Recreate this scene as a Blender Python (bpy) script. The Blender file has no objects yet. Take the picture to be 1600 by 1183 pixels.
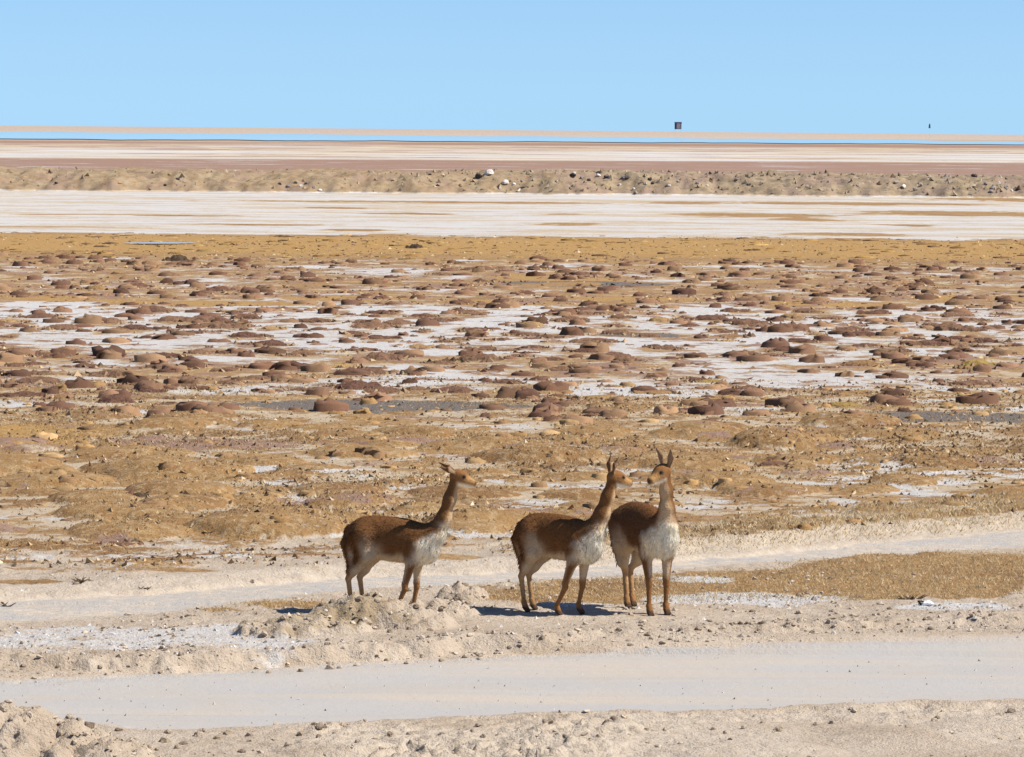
import bpy, math
import numpy as np
from mathutils import Matrix, Vector

# ------------------------------------------------------------------ camera, sky, sun
sc = bpy.context.scene
C = sc.collection
CAM_H, FPX = 4.85, 6200.0
PITCH, ROLL = math.radians(3.572), math.radians(0.43)
cam = bpy.data.cameras.new('camera')
cam.sensor_width = 36.0
cam.lens = FPX / 1600 * 36
cam.clip_start, cam.clip_end = 0.5, 200000
cam_o = bpy.data.objects.new('camera', cam)
C.objects.link(cam_o)
CAM_R = (Matrix.Rotation(math.pi / 2 - PITCH, 3, 'X') @ Matrix.Rotation(ROLL, 3, 'Z'))
cam_o.matrix_world = Matrix.Translation((0, 0, CAM_H)) @ CAM_R.to_4x4()
sc.camera = cam_o

SUN_EL, SUN_BACK = math.radians(49), math.radians(-8)      # sun to the right, a touch on the camera's side
sun_dir = Vector((math.cos(SUN_EL) * math.cos(SUN_BACK), math.cos(SUN_EL) * math.sin(SUN_BACK), math.sin(SUN_EL)))
w = bpy.data.worlds.new('World')
sc.world = w
w.use_nodes = True
wn = w.node_tree
bg = wn.nodes['Background']
sky = wn.nodes.new('ShaderNodeTexSky')
sky.sky_type = 'NISHITA'
sky.sun_disc = False
sky.sun_elevation = SUN_EL
sky.sun_rotation = math.pi / 2 - SUN_BACK
sky.altitude, sky.air_density, sky.dust_density, sky.ozone_density = 4000, 1.0, 0.3, 3.0
tint = wn.nodes.new('ShaderNodeMix')
tint.data_type = 'RGBA'
tint.blend_type = 'MULTIPLY'
tint.inputs[0].default_value = 1.0
tint.inputs[7].default_value = (1.0, 1.17, 1.33, 1)
wtc = wn.nodes.new('ShaderNodeTexCoord')
wsep, wcomb = wn.nodes.new('ShaderNodeSeparateXYZ'), wn.nodes.new('ShaderNodeCombineXYZ')
wn.links.new(wtc.outputs['Generated'], wsep.inputs[0])
wz = wsep.outputs[2]
for op, b_ in (('MULTIPLY', None), ('ADD', .0014), ('SQRT', None)):     # keeps the last two degrees from going milky
    wm = wn.nodes.new('ShaderNodeMath')
    wm.operation = op
    wn.links.new(wz, wm.inputs[0])
    if op == 'MULTIPLY':
        wn.links.new(wz, wm.inputs[1])
    elif b_:
        wm.inputs[1].default_value = b_
    wz = wm.outputs[0]
wn.links.new(wsep.outputs[0], wcomb.inputs[0])
wn.links.new(wsep.outputs[1], wcomb.inputs[1])
wn.links.new(wz, wcomb.inputs[2])
wn.links.new(wcomb.outputs[0], sky.inputs[0])
wn.links.new(sky.outputs[0], tint.inputs[6])
wn.links.new(tint.outputs[2], bg.inputs[0])
bg.inputs[1].default_value = 0.075
sun = bpy.data.lights.new('sun', 'SUN')
sun.energy, sun.angle, sun.color = 5.0, math.radians(0.53), (1.0, 0.95, 0.87)
sun_o = bpy.data.objects.new('sun', sun)
C.objects.link(sun_o)
sun_o.rotation_euler = (-sun_dir).to_track_quat('-Z', 'Y').to_euler()
sun_o.location = (20, 20, 40)
sc.view_settings.view_transform = 'Standard'
sc.view_settings.look = 'None'
sc.view_settings.exposure = 0.42
sc.view_settings.gamma = 1.0

# ------------------------------------------------------------------ helpers
rng = np.random.default_rng(11)
_R = np.array(CAM_R)


def at(x, y, z=0.0):
    """ground point (height z) that the photograph shows at pixel x, y"""
    d = _R @ np.array([(x - 800) / FPX, -(y - 591.5) / FPX, -1.0])
    t = (z - CAM_H) / d[2]
    return np.array([d[0] * t, d[1] * t, z])


_perm = np.random.default_rng(5).permutation(256)
_perm = np.concatenate([_perm, _perm, _perm])
_ga = np.random.default_rng(6).uniform(0, 2 * math.pi, 256)
_gx, _gy = np.cos(_ga), np.sin(_ga)


def perlin(x, y):
    xi, yi = np.floor(x).astype(np.int64), np.floor(y).astype(np.int64)
    xf, yf = x - xi, y - yi
    xi &= 255
    yi &= 255
    u, v = xf * xf * xf * (xf * (xf * 6 - 15) + 10), yf * yf * yf * (yf * (yf * 6 - 15) + 10)
    a, b = _perm[xi], _perm[xi + 1]
    h00, h01, h10, h11 = _perm[a + yi], _perm[a + yi + 1], _perm[b + yi], _perm[b + yi + 1]
    n00 = _gx[h00] * xf + _gy[h00] * yf
    n10 = _gx[h10] * (xf - 1) + _gy[h10] * yf
    n01 = _gx[h01] * xf + _gy[h01] * (yf - 1)
    n11 = _gx[h11] * (xf - 1) + _gy[h11] * (yf - 1)
    a0 = n00 + u * (n10 - n00)
    return 1.45 * (a0 + v * (n01 + u * (n11 - n01) - a0))


def fbm(x, y, f, o=4, g=0.5, off=0.0):
    s, a, t = 0.0, 1.0, 0.0
    for k in range(o):
        s = s + a * perlin(x * f + 17.3 * k + off, y * f + 31.7 * k - off)
        t += a
        a *= g
        f *= 2.03
    return s / t


def sstep(a, b, x):
    t = np.clip((x - a) / (b - a), 0, 1)
    return t * t * (3 - 2 * t)


def mesh_from(name, verts, faces, smooth=True):
    """verts (n,3), faces (m,3) or (m,4) arrays -> mesh"""
    me = bpy.data.meshes.new(name)
    verts = np.asarray(verts, np.float32)
    faces = np.asarray(faces, np.int32)
    k = faces.shape[1]
    me.vertices.add(len(verts))
    me.vertices.foreach_set('co', verts.ravel())
    me.loops.add(faces.size)
    me.loops.foreach_set('vertex_index', faces.ravel())
    me.polygons.add(len(faces))
    me.polygons.foreach_set('loop_start', np.arange(0, faces.size, k, dtype=np.int32))
    me.polygons.foreach_set('use_smooth', np.full(len(faces), smooth))
    me.update(calc_edges=True)
    return me


def set_col(me, name, arr):
    at_ = me.attributes.new(name, 'FLOAT_COLOR', 'POINT')
    a = np.ones((len(me.vertices), 4), np.float32)
    a[:, :arr.shape[1]] = arr
    at_.data.foreach_set('color', a.ravel())


def link(name, me, mat=None, parent=None, loc=None):
    o = bpy.data.objects.new(name, me)
    C.objects.link(o)
    if mat is not None and me is not None and len(me.materials) == 0:
        me.materials.append(mat)
    if parent is not None:
        o.parent = parent
    if loc is not None:
        o.location = loc
    return o


def tag(o, label=None, cat=None, group=None, kind=None):
    for k, v in (('label', label), ('category', cat), ('group', group), ('kind', kind)):
        if v:
            o[k] = v
    return o


# ------------------------------------------------------------------ materials
def new_mat(name):
    m = bpy.data.materials.new(name)
    m.use_nodes = True
    nt = m.node_tree
    return m, nt, nt.nodes['Principled BSDF']


def nd(nt, typ, **kw):
    n = nt.nodes.new(typ)
    for k, v in kw.items():
        setattr(n, k, v)
    return n


def noise(nt, vec, scale, detail=4, rough=0.6):
    n = nd(nt, 'ShaderNodeTexNoise')
    n.inputs['Scale'].default_value = scale
    n.inputs['Detail'].default_value = detail
    n.inputs['Roughness'].default_value = rough
    nt.links.new(vec, n.inputs['Vector'])
    return n.outputs['Fac']


def val(nt, x, sock):
    if isinstance(x, (int, float)):
        sock.default_value = x
    elif isinstance(x, tuple):
        sock.default_value = (*x, 1)
    else:
        nt.links.new(x, sock)


def math_n(nt, op, a, b=0.0, c=0.0, clamp=False):
    n = nd(nt, 'ShaderNodeMath', operation=op)
    n.use_clamp = clamp
    val(nt, a, n.inputs[0])
    val(nt, b, n.inputs[1])
    val(nt, c, n.inputs[2])
    return n.outputs[0]


def ramp(nt, x, lo, hi, a=0.0, b=1.0):
    n = nd(nt, 'ShaderNodeMapRange', interpolation_type='SMOOTHSTEP')
    val(nt, x, n.inputs[0])
    for i, q in enumerate((lo, hi, a, b)):
        n.inputs[i + 1].default_value = q
    return n.outputs[0]


def mix(nt, f, a, b, blend='MIX'):
    n = nd(nt, 'ShaderNodeMix', data_type='RGBA', blend_type=blend)
    val(nt, f, n.inputs[0])
    val(nt, a, n.inputs[6])
    val(nt, b, n.inputs[7])
    return n.outputs[2]


def bump(nt, h, strength, dist, nrm=None):
    n = nd(nt, 'ShaderNodeBump')
    n.inputs['Strength'].default_value = strength
    n.inputs['Distance'].default_value = dist
    val(nt, h, n.inputs['Height'])
    if nrm is not None:
        nt.links.new(nrm, n.inputs['Normal'])
    return n.outputs[0]


def attr(nt, name):
    a = nd(nt, 'ShaderNodeAttribute', attribute_name=name)
    s = nd(nt, 'ShaderNodeSeparateColor')
    nt.links.new(a.outputs['Color'], s.inputs[0])
    return s.outputs[0], s.outputs[1], s.outputs[2], a.outputs['Alpha']


def ground_material():
    m, nt, b = new_mat('dry_ground')
    pos = nd(nt, 'ShaderNodeNewGeometry').outputs['Position']
    salt, turf, red, road = attr(nt, 'zone_a')
    grav, sand, gold, rough = attr(nt, 'zone_b')
    n1, n2, n3 = noise(nt, pos, 0.9, 5, .65), noise(nt, pos, 7, 5, .7), noise(nt, pos, 38, 4, .7)
    n4 = noise(nt, pos, 2.6, 6, .75)
    n5 = noise(nt, pos, 1.3, 7, .8)
    # bare dirt
    dirt = mix(nt, ramp(nt, n1, .3, .7), (.53, .435, .335), (.45, .355, .26))
    dirt = mix(nt, ramp(nt, n5, .48, .66, 0, .6), dirt, (.38, .29, .205))
    dirt = mix(nt, ramp(nt, n2, .52, .75, 0, .6), dirt, (.58, .50, .41))
    dirt = mix(nt, ramp(nt, n3, .56, .72, 0, .55), dirt, (.30, .225, .155))
    # reddish cushion ground
    redc = mix(nt, ramp(nt, n2, .3, .7), (.255, .155, .115), (.34, .22, .155))
    # turf
    tf = mix(nt, ramp(nt, n4, .32, .68), (.30, .165, .064), (.39, .24, .105))
    n7 = noise(nt, pos, .30, 4, .65)
    tf = mix(nt, ramp(nt, n7, .48, .62, 0, .75), tf, (.23, .122, .052))
    tf = mix(nt, ramp(nt, n2, .48, .62, 0, .75), tf, (.47, .34, .19))
    tf = mix(nt, ramp(nt, n5, .50, .66, 0, .6), tf, (.19, .11, .048))
    tf = mix(nt, ramp(nt, n3, .55, .70, 0, .8), tf, (.13, .075, .035))
    tf = mix(nt, gold, tf, mix(nt, ramp(nt, n2, .3, .7), (.36, .195, .055), (.47, .30, .12)))
    saltc = mix(nt, ramp(nt, n2, .35, .7), (.595, .58, .565), (.50, .465, .43))
    saltc = mix(nt, ramp(nt, n5, .45, .7, 0, .5), saltc, (.56, .48, .38))
    saltc = mix(nt, ramp(nt, n3, .58, .72, 0, .7), saltc, (.30, .24, .18))
    roadc = mix(nt, ramp(nt, n1, .35, .7), (.40, .38, .355), (.415, .375, .33))
    roadc = mix(nt, ramp(nt, n2, .5, .8, 0, .4), roadc, (.385, .355, .32))
    mp = nd(nt, 'ShaderNodeMapping')
    mp.inputs['Scale'].default_value = (.10, 1.7, 1)
    mp.inputs['Rotation'].default_value = (0, 0, -.12)
    nt.links.new(pos, mp.inputs['Vector'])
    n6 = noise(nt, mp.outputs[0], 1.0, 5, .6)
    roadc = mix(nt, ramp(nt, n6, .48, .66, 0, .8), roadc, (.46, .395, .325))
    roadc = mix(nt, ramp(nt, n6, .30, .42, .6, 0), roadc, (.39, .375, .36))
    gravc = mix(nt, ramp(nt, n3, .4, .6), (.10, .085, .075), (.24, .20, .165))
    sandc = mix(nt, ramp(nt, n2, .3, .75), (.56, .475, .375), (.49, .39, .29))

    sp = nd(nt, 'ShaderNodeSeparateXYZ')
    nt.links.new(pos, sp.inputs[0])
    straw = ramp(nt, sp.outputs[1], 44, 52, 0, .75)

    def edge(mask, amt=0.55):
        t = math_n(nt, 'ADD', math_n(nt, 'MULTIPLY', math_n(nt, 'SUBTRACT', n5, .5), amt * 2.2),
                   math_n(nt, 'MULTIPLY', math_n(nt, 'SUBTRACT', n2, .5), amt * 1.2))
        return ramp(nt, math_n(nt, 'ADD', mask, t), .38, .62)

    c = mix(nt, edge(sand, .5), mix(nt, straw, dirt, mix(nt, ramp(nt, n2, .4, .62), (.46, .345, .205), (.53, .435, .32))), sandc)
    earth = mix(nt, ramp(nt, n1, .42, .58), (.37, .28, .175), (.27, .20, .125))
    earth = mix(nt, ramp(nt, n7, .45, .6), earth, (.31, .22, .155))
    earth = mix(nt, ramp(nt, n4, .56, .68, 0, .8), earth, (.42, .33, .23))
    c = mix(nt, edge(rough, .4), c, earth)
    c = mix(nt, edge(turf, .9), c, tf)
    c = mix(nt, edge(red, .7), c, redc)
    c = mix(nt, edge(salt, .8), c, saltc)
    c = mix(nt, edge(grav, .9), c, gravc)
    c = mix(nt, edge(road, .35), c, roadc)
    nt.links.new(c, b.inputs['Base Color'])
    b.inputs['Roughness'].default_value = 0.95
    b.inputs['Specular IOR Level'].default_value = 0.12
    notroad = math_n(nt, 'SUBTRACT', 1.0, math_n(nt, 'MULTIPLY', road, .85), clamp=True)
    h = math_n(nt, 'MULTIPLY', math_n(nt, 'ADD', n2, math_n(nt, 'MULTIPLY', n3, .45)), notroad)
    nt.links.new(bump(nt, h, 1.0, .055), b.inputs['Normal'])
    return m


def lump_material(name, top, mid, base, lo, hi, scale=1.0, dist=.05):
    """rough lump: colour goes from its dusty foot to its crown, with grain"""
    m, nt, b = new_mat(name)
    tc = nd(nt, 'ShaderNodeTexCoord').outputs['Object']
    pos = nd(nt, 'ShaderNodeNewGeometry').outputs['Position']
    sep = nd(nt, 'ShaderNodeSeparateXYZ')
    nt.links.new(tc, sep.inputs[0])
    n1, n2 = noise(nt, pos, 6 * scale, 5, .7), noise(nt, pos, 30 * scale, 4, .7)
    info = nd(nt, 'ShaderNodeObjectInfo').outputs['Random']
    c = mix(nt, ramp(nt, n1, .3, .7), top, mid)
    c = mix(nt, ramp(nt, n2, .5, .7, 0, .8), c, tuple(q * .55 for q in top))
    zz = math_n(nt, 'ADD', sep.outputs[2], math_n(nt, 'MULTIPLY', math_n(nt, 'SUBTRACT', n1, .5), .5 * (hi - lo) + .1))
    c = mix(nt, ramp(nt, zz, lo, hi), base, c)
    hsv = nd(nt, 'ShaderNodeHueSaturation')
    val(nt, math_n(nt, 'MULTIPLY_ADD', info, .5, .75), hsv.inputs['Value'])
    val(nt, math_n(nt, 'MULTIPLY_ADD', info, .02, .49), hsv.inputs['Hue'])
    nt.links.new(c, hsv.inputs['Color'])
    nt.links.new(hsv.outputs[0], b.inputs['Base Color'])
    b.inputs['Roughness'].default_value = .95
    b.inputs['Specular IOR Level'].default_value = .1
    nt.links.new(bump(nt, math_n(nt, 'ADD', n1, math_n(nt, 'MULTIPLY', n2, .5)), 1.0, dist * 1.5), b.inputs['Normal'])
    return m


def vcol_material(name, rough=.9, translucent=0.0, attrname='tone', grain=0.0):
    m, nt, b = new_mat(name)
    a = nd(nt, 'ShaderNodeAttribute', attribute_name=attrname).outputs['Color']
    col = a
    if grain:
        tc = nd(nt, 'ShaderNodeTexCoord').outputs['Object']
        n = noise(nt, tc, 60, 3, .6)
        col = mix(nt, ramp(nt, n, .3, .75, 0, grain), a, mix(nt, 1.0, a, (.45, .42, .38), 'MULTIPLY'))
        nt.links.new(bump(nt, n, .8, .012), b.inputs['Normal'])
    nt.links.new(col, b.inputs['Base Color'])
    b.inputs['Roughness'].default_value = rough
    b.inputs['Specular IOR Level'].default_value = .15
    if translucent:
        tr = nd(nt, 'ShaderNodeBsdfTranslucent')
        nt.links.new(col, tr.inputs[0])
        ms = nd(nt, 'ShaderNodeMixShader')
        ms.inputs[0].default_value = translucent
        nt.links.new(b.outputs[0], ms.inputs[1])
        nt.links.new(tr.outputs[0], ms.inputs[2])
        nt.links.new(ms.outputs[0], nt.nodes['Material Output'].inputs[0])
    return m


def plain(name, col, rough=.8, spec=.2):
    m, nt, b = new_mat(name)
    tc = nd(nt, 'ShaderNodeTexCoord').outputs['Object']
    n = noise(nt, tc, 3, 4, .6)
    nt.links.new(mix(nt, ramp(nt, n, .3, .7), col, tuple(q * .75 for q in col)), b.inputs['Base Color'])
    b.inputs['Roughness'].default_value = rough
    b.inputs['Specular IOR Level'].default_value = spec
    return m


M_GROUND = ground_material()
M_HUM = lump_material('red_brown_cushion', (.175, .092, .060), (.25, .142, .090), (.41, .28, .16), -.02, .22)
M_HUM_TAN = lump_material('tan_cushion', (.36, .205, .085), (.42, .27, .13), (.52, .40, .25), .0, .22)
M_HUM_OLIVE = lump_material('olive_cushion', (.34, .22, .065), (.42, .29, .10), (.50, .38, .22), .0, .25)
M_HUM_DARK = lump_material('dark_cushion', (.085, .06, .04), (.17, .115, .07), (.30, .22, .13), .0, .25)
M_CLOD = lump_material('dirt_clod', (.56, .46, .35), (.48, .38, .28), (.52, .42, .32), -.4, -.2, 2.0, .02)
M_CLOD_DARK = lump_material('dark_dirt_clod', (.31, .235, .165), (.40, .31, .22), (.35, .27, .19), -.4, -.2, 2.0, .02)
M_ROCK = lump_material('grey_rock', (.34, .30, .27), (.42, .37, .32), (.36, .30, .24), -.4, -.2, .4, .05)
M_ROCK_DARK = lump_material('dark_rock', (.06, .05, .05), (.12, .10, .09), (.10, .08, .07), -.4, -.2, .4, .05)
M_ROCK_PALE = lump_material('pale_rock', (.74, .68, .62), (.66, .58, .52), (.60, .50, .42), -.4, -.2, .4, .05)
M_SCATTER = vcol_material('loose_crumbs', grain=.3)
M_GRASS = vcol_material('dry_grass', translucent=.3)

# ------------------------------------------------------------------ terrain layout (from points in the photograph)


def line(pts, z=0.0):
    q = np.array([at(x, y, z) for x, y in pts])
    o = np.argsort(q[:, 0])
    q = q[o]
    # carry the end slopes on beyond the frame
    a = q[0] + (q[0] - q[2]) * 6
    b = q[-1] + (q[-1] - q[-3]) * 6
    return np.vstack([[a], q, [b]])


def ev(l, X):
    return np.interp(X, l[:, 0], l[:, 1])


ROAD_N = line([(0, 1150), (140, 1152), (240, 1158), (400, 1156), (500, 1148), (700, 1138), (960, 1126), (1200, 1122), (1400, 1116), (1600, 1110)], -.11)
ROAD_F = line([(0, 1066), (200, 1056), (400, 1046), (600, 1034), (800, 1026), (1000, 1020), (1300, 1014), (1600, 1008)], -.11)
LEDGE = line([(0, 1036), (150, 1038), (300, 1032), (500, 1022), (700, 1010), (850, 1004), (1000, 996), (1200, 990), (1600, 976)], -.03)
TRK_N = line([(0, 976), (150, 968), (300, 956), (400, 945), (500, 933), (600, 924), (800, 913), (930, 906), (1060, 894), (1200, 883), (1350, 871), (1600, 859)], -.03)
TRK_F = line([(0, 940), (200, 929), (300, 921), (400, 914), (500, 907), (600, 901), (800, 894), (930, 886), (1060, 877), (1200, 866), (1350, 851), (1600, 833)], -.03)
CREST = line([(500, 880), (800, 868), (930, 858), (1060, 848), (1200, 836), (1300, 826), (1400, 820), (1600, 803)])


def row_steps():
    r = list(np.linspace(-60, 24, 12)) + [27.0, 28.6]
    y = 28.6
    while y < 700:
        k = .00095 if y < 43 else .0016 if y < 62 else .0024 if y < 125 else .0045
        if 300 < y < 326:
            k = .0006
        y *= 1 + k
        r.append(y)
    while y < 90000:
        y *= 1.012
        r.append(y)
    return np.array(r)


ROWS = row_steps()
UF = np.linspace(-1.25, 1.25, 470)
UC = np.concatenate([[-60, -20, -8, -4, -2.6, -1.9, -1.5], UF, [1.5, 1.9, 2.6, 4, 8, 20, 60]])


def half_width(Y):
    return np.abs(Y) * .1290 + .8


Yg = np.repeat(ROWS[:, None], len(UC), 1)
Xg = UC[None, :] * half_width(Yg)
NR, NC = Yg.shape

near = (Yg > 20) & (Yg < 130)


def zone(cond, fn):
    out = np.zeros_like(Yg)
    out[cond] = fn(Xg[cond], Yg[cond])
    return out


n_low = zone(Yg < 700, lambda x, y: fbm(x, y, .22, 4))
n_mid = zone(Yg < 330, lambda x, y: fbm(x, y, 1.1, 4, .55, 3.1))
n_fine = zone((Yg > 20) & (Yg < 75), lambda x, y: fbm(x, y, 6.0, 4, .6, 7.7))
n_lump = zone((Yg > 20) & (Yg < 62), lambda x, y: 1 - np.abs(fbm(x, y, 3.2, 3, .55, 21.0)) * 2.6)
wob = zone(Yg < 90, lambda x, y: fbm(x, y, 1.6, 3, .55, 51.0))

Ya = Yg + wob * .30
d_rn = Ya - ev(ROAD_N, Xg)             # >0 beyond near road edge
d_rf = Yg + wob * .12 - ev(ROAD_F, Xg)
d_ld = Yg + wob * .30 + n_fine * .07 - ev(LEDGE, Xg)
d_tn = Ya - ev(TRK_N, Xg)
d_tf = Ya - ev(TRK_F, Xg)
d_cr = Yg + wob * .35 - ev(CREST, Xg)
on_road = sstep(-.06, .10, d_rn) * (1 - sstep(-.10, .10, d_rf))
on_shoulder = sstep(-.05, .05, d_rf) * (1 - sstep(-.1, .1, d_ld))
on_track = sstep(-.12, .15, d_tn) * (1 - sstep(-.15, .12, d_tf)) * (Yg < 200)
bank_near = 1 - sstep(-.35, .05, d_rn)
verge = sstep(-.05, .15, d_ld) * (1 - sstep(-.3, .0, d_tn))
px = 800 + FPX * Xg / np.maximum(Yg, 1)      # which part of the valley, left to right, at that distance

Z = n_low * .05 * sstep(20, 30, Yg) * (1 - sstep(300, 600, Yg))
Z = Z * (1 - on_road * .8)
# gravel road lies lower, gentle wheel tracks along it
along = Yg - .5 * (ev(ROAD_N, Xg) + ev(ROAD_F, Xg))
Z += on_road * (-.12 + .010 * np.cos(along * 3.6) + .004 * n_mid)
Z += on_shoulder * (-.11 + .08 * sstep(0, 1.0, np.maximum(d_rf, 0)) + .010 * n_fine)
# foreground spoil bank
rgh = np.clip(1.15 - .85 * sstep(650, 1250, px), .3, 1) * np.clip(.75 + 1.6 * n_low, .3, 1.2)
Z += bank_near * (-.06 + .11 * n_mid + rgh * (.10 * np.clip(n_lump, 0, 1) + .05 * n_fine))
# verge: crumbly crust
ledge_h = sstep(-.12, .08, d_ld)
Z += ledge_h * (1 - sstep(-.2, .1, d_tn)) * (.012 * np.clip(n_lump, -.4, 1) + .018 * n_fine + .02 * n_mid)
Z += np.exp(-(d_ld / .45) ** 2) * ledge_h * (.025 + .05 * n_mid + .04 * n_fine)
Z += on_track * (-.045 + .004 * n_fine)
# bank beyond the track, right part, and the sand lip on the left
bank_r = sstep(780, 1050, px) * (Yg < 90)
Z += bank_r * sstep(.15, .95, d_tf) * (1 - sstep(.0, 3.2, d_cr)) * (.14 + .07 * n_mid)
Z += (1 - bank_r) * sstep(.0, .5, d_tf) * (1 - sstep(1.0, 4.5, d_tf)) * (.06 + .05 * n_mid)
# rolling turf beyond
turf_zone = sstep(.6, 3.0, d_tf) * (1 - sstep(118, 150, Yg))
Z += turf_zone * (.075 * n_mid * (1 - .6 * sstep(60, 72, Yg)) + .028 * n_fine)


def dome(x, y, r, h, p=.6, asp=1.0, rot=0.0, arr=None, val_=1.0):
    """raise the heightfield by a low lump; returns nothing, optionally marks arr"""
    j0, j1 = np.searchsorted(ROWS, [y - r * 1.2, y + r * 1.2])
    if j1 <= j0:
        return
    s = (slice(j0, j1), slice(7, NC - 7))
    dx, dy = Xg[s] - x, Yg[s] - y
    c_, s_ = math.cos(rot), math.sin(rot)
    q = ((dx * c_ + dy * s_) / r) ** 2 + ((-dx * s_ + dy * c_) / (r * asp)) ** 2
    q = q * (1 + .5 * n_mid[s])
    k = np.clip(1 - q, 0, 1) ** p
    Z[s] = np.maximum(Z[s], Z[s] * .6 + h * k)
    if arr is not None:
        arr[s] = np.maximum(arr[s], sstep(0, .35, k) * val_)


turf = np.zeros_like(Z)
salt = np.zeros_like(Z)
red = np.zeros_like(Z)
gold = np.zeros_like(Z)
grav = np.zeros_like(Z)
sand = np.zeros_like(Z)
heap = np.zeros_like(Z)

# dirt heap before the left animal
for (x, y, zz, r, h, a) in [(568, 976, 0, .54, .23, .75), (505, 984, 0, .50, .11, .7), (640, 978, 0, .50, .12, .7), (722, 937, 0, .28, .11, .6),
                            (685, 958, 0, .4, .07, .7), (440, 988, 0, .45, .06, .8)]:
    p = at(x, y)
    dome(p[0], p[1], r, h, .8, a, 0, heap)
Z += heap * (.05 * np.clip(n_lump, -.5, 1) + .11 * n_fine)
# foreground lumps on the spoil bank
fgm = np.zeros_like(Z)
for (x, y, r, h) in [(70, 1168, .60, .23), (-50, 1170, .8, .22), (150, 1185, .5, .10), (960, 1142, .35, .05), (880, 1165, .6, .05), (1180, 1180, .8, .07),
                     (1420, 1150, .7, .05), (1560, 1132, .6, .05), (520, 1172, .5, .05), (700, 1160, .5, .04)]:
    p = at(x, y)
    dome(p[0], p[1], r, h, .9, arr=fgm if h > .09 else None)
Z += fgm * (.07 * n_fine + .05 * np.clip(n_lump, -.4, 1))

Z += bank_near * rgh * (.04 * n_fine + .025 * np.clip(n_lump, -.3, 1))
domred = np.zeros_like(Z)
# low cushions of turf between the track and the hummock belt
for i in range(230):
    y = 47 + 20 * rng.random() ** 1.0
    x = (rng.random() * 2 - 1) * 1.2 * half_width(y)
    if y - np.interp(x, TRK_F[:, 0], TRK_F[:, 1]) < 2.6 or (x > 0 and y - np.interp(x, CREST[:, 0], CREST[:, 1]) < 1.2):
        continue
    r = .25 + .75 * rng.random() ** 2
    dome(x, y, r, r * (.10 + .13 * rng.random()), .42, .7 + .5 * rng.random(), rng.random() * 3, domred if rng.random() < .12 and r < .55 else turf)

# ---- what grows or lies where
Yw = Yg + 9 * n_low + 3 * n_mid
sn = zone(Yg < 330, lambda x, y: fbm(x, y, .26, 5, .62, 91.0))
v = 30070.0 / np.maximum(Yg * (1 + .13 * n_low + .07 * n_mid), 1)          # falls with distance
cover = np.interp(v, [100, 162, 168, 196, 205, 262, 272, 285, 325, 345, 400, 418, 430, 480, 560, 640, 680],
                  [.42, .42, -.9, -.9, -.22, -.25, -.12, .14, .16, -.08, -.06, -.2, -.32, -.24, -.16, -.2, -.3])
cover = np.where((Yg > 150) & (Yg < 215), np.where(Yw < 183, -.9, .42), cover)
cover = cover + .04 * sstep(820, 1150, px) * (v > 440) * (v < 620)
cover = cover + (v > 270) * (v < 345) * .10 * (1 - sstep(500, 1000, px)) - .10 * (v < 160) * sstep(900, 1500, px)
strk = zone((Yg > 150) & (Yg < 330), lambda x, y: fbm(x * .06, y * .30, 1.0, 5, .65, 12.0))
salt = np.clip(.5 + (sn + cover) * 1.5, 0, .85) * (Yg < 330)
salt = np.where(Yg + 9 * n_low + 3 * n_mid > 183, np.clip(.58 + 1.1 * strk + .3 * sn, 0, .85), salt)
dome_m = np.maximum(turf, domred)
turf_bg = sstep(.5, 3.4, d_tf + 2.2 * n_mid + 1.2 * n_low) * (1 - bank_r) + bank_r * sstep(.55, 1.0, d_tf + .25 * n_mid)
mott = zone((Yg > 20) & (Yg < 160), lambda x, y: fbm(x, y, .75, 5, .65, 171.0))
tmod = np.where(Yg < 150, np.clip(.56 + .16 * sstep(66, 80, Yg) + .12 * sstep(100, 125, Yg) + 1.0 * n_mid + 1.3 * mott + .5 * n_fine, .05, 1), .95)
turf = np.maximum(turf * .95, turf_bg * tmod) * (1 - sstep(181, 186, Yw))
turf_dome = turf.copy()
salt *= np.clip(turf_bg, 0, 1)
salt[(Yg > 160) & (Yw < 182.0)] *= .2


def patch(arr, x, y, wx, hy, amt=1.0, soft=.5):
    """mark a patch: centre pixel and half sizes as seen, turned into metres on the ground"""
    c0, ca, cb = at(x, y), at(x + wx, y), at(x, y - hy)
    rx, ry = abs(ca[0] - c0[0]), abs(cb[1] - c0[1])
    j0, j1 = np.searchsorted(ROWS, [c0[1] - ry * 1.7, c0[1] + ry * 1.7])
    s = (slice(j0, j1), slice(0, NC))
    q = np.hypot((Xg[s] - c0[0]) / rx, (Yg[s] - c0[1]) / ry) + .9 * n_low[s] + .6 * n_mid[s]
    k = 1 - sstep(1 - soft, 1 + soft, q)
    arr[s] = arr[s] * (1 - k) + amt * k


# white flats among the hummocks
for (x, y, wx, hy) in [(180, 522, 340, 22), (480, 525, 270, 18), (1000, 545, 260, 12), (1330, 515, 300, 12), (900, 512, 130, 10), (60, 628, 90, 10),
                       (520, 608, 130, 10), (720, 590, 120, 7), (280, 690, 55, 5), (160, 676, 40, 5), (640, 712, 120, 6), (180, 740, 60, 5), (90, 808, 50, 6),
                       (1120, 690, 90, 8), (1000, 600, 160, 10), (1250, 592, 260, 10), (640, 425, 120, 7), (1480, 488, 160, 8), (620, 762, 110, 6),
                       (900, 790, 140, 7), (1200, 812, 130, 7), (380, 770, 150, 5), (780, 670, 70, 6), (330, 850, 130, 5), (180, 785, 45, 8), (1120, 640, 120, 6)]:
    patch(salt, x, y, wx, hy, .50 if y > 640 else .63, .9)
for (x, y, wx, hy) in [(620, 633, 235, 7), (1470, 651, 190, 7), (900, 443, 120, 4), (1000, 523, 60, 3)]:
    patch(grav, x, y, wx, hy, .95, .35)
    patch(salt, x, y, wx, hy * 1.3, 0)
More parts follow.
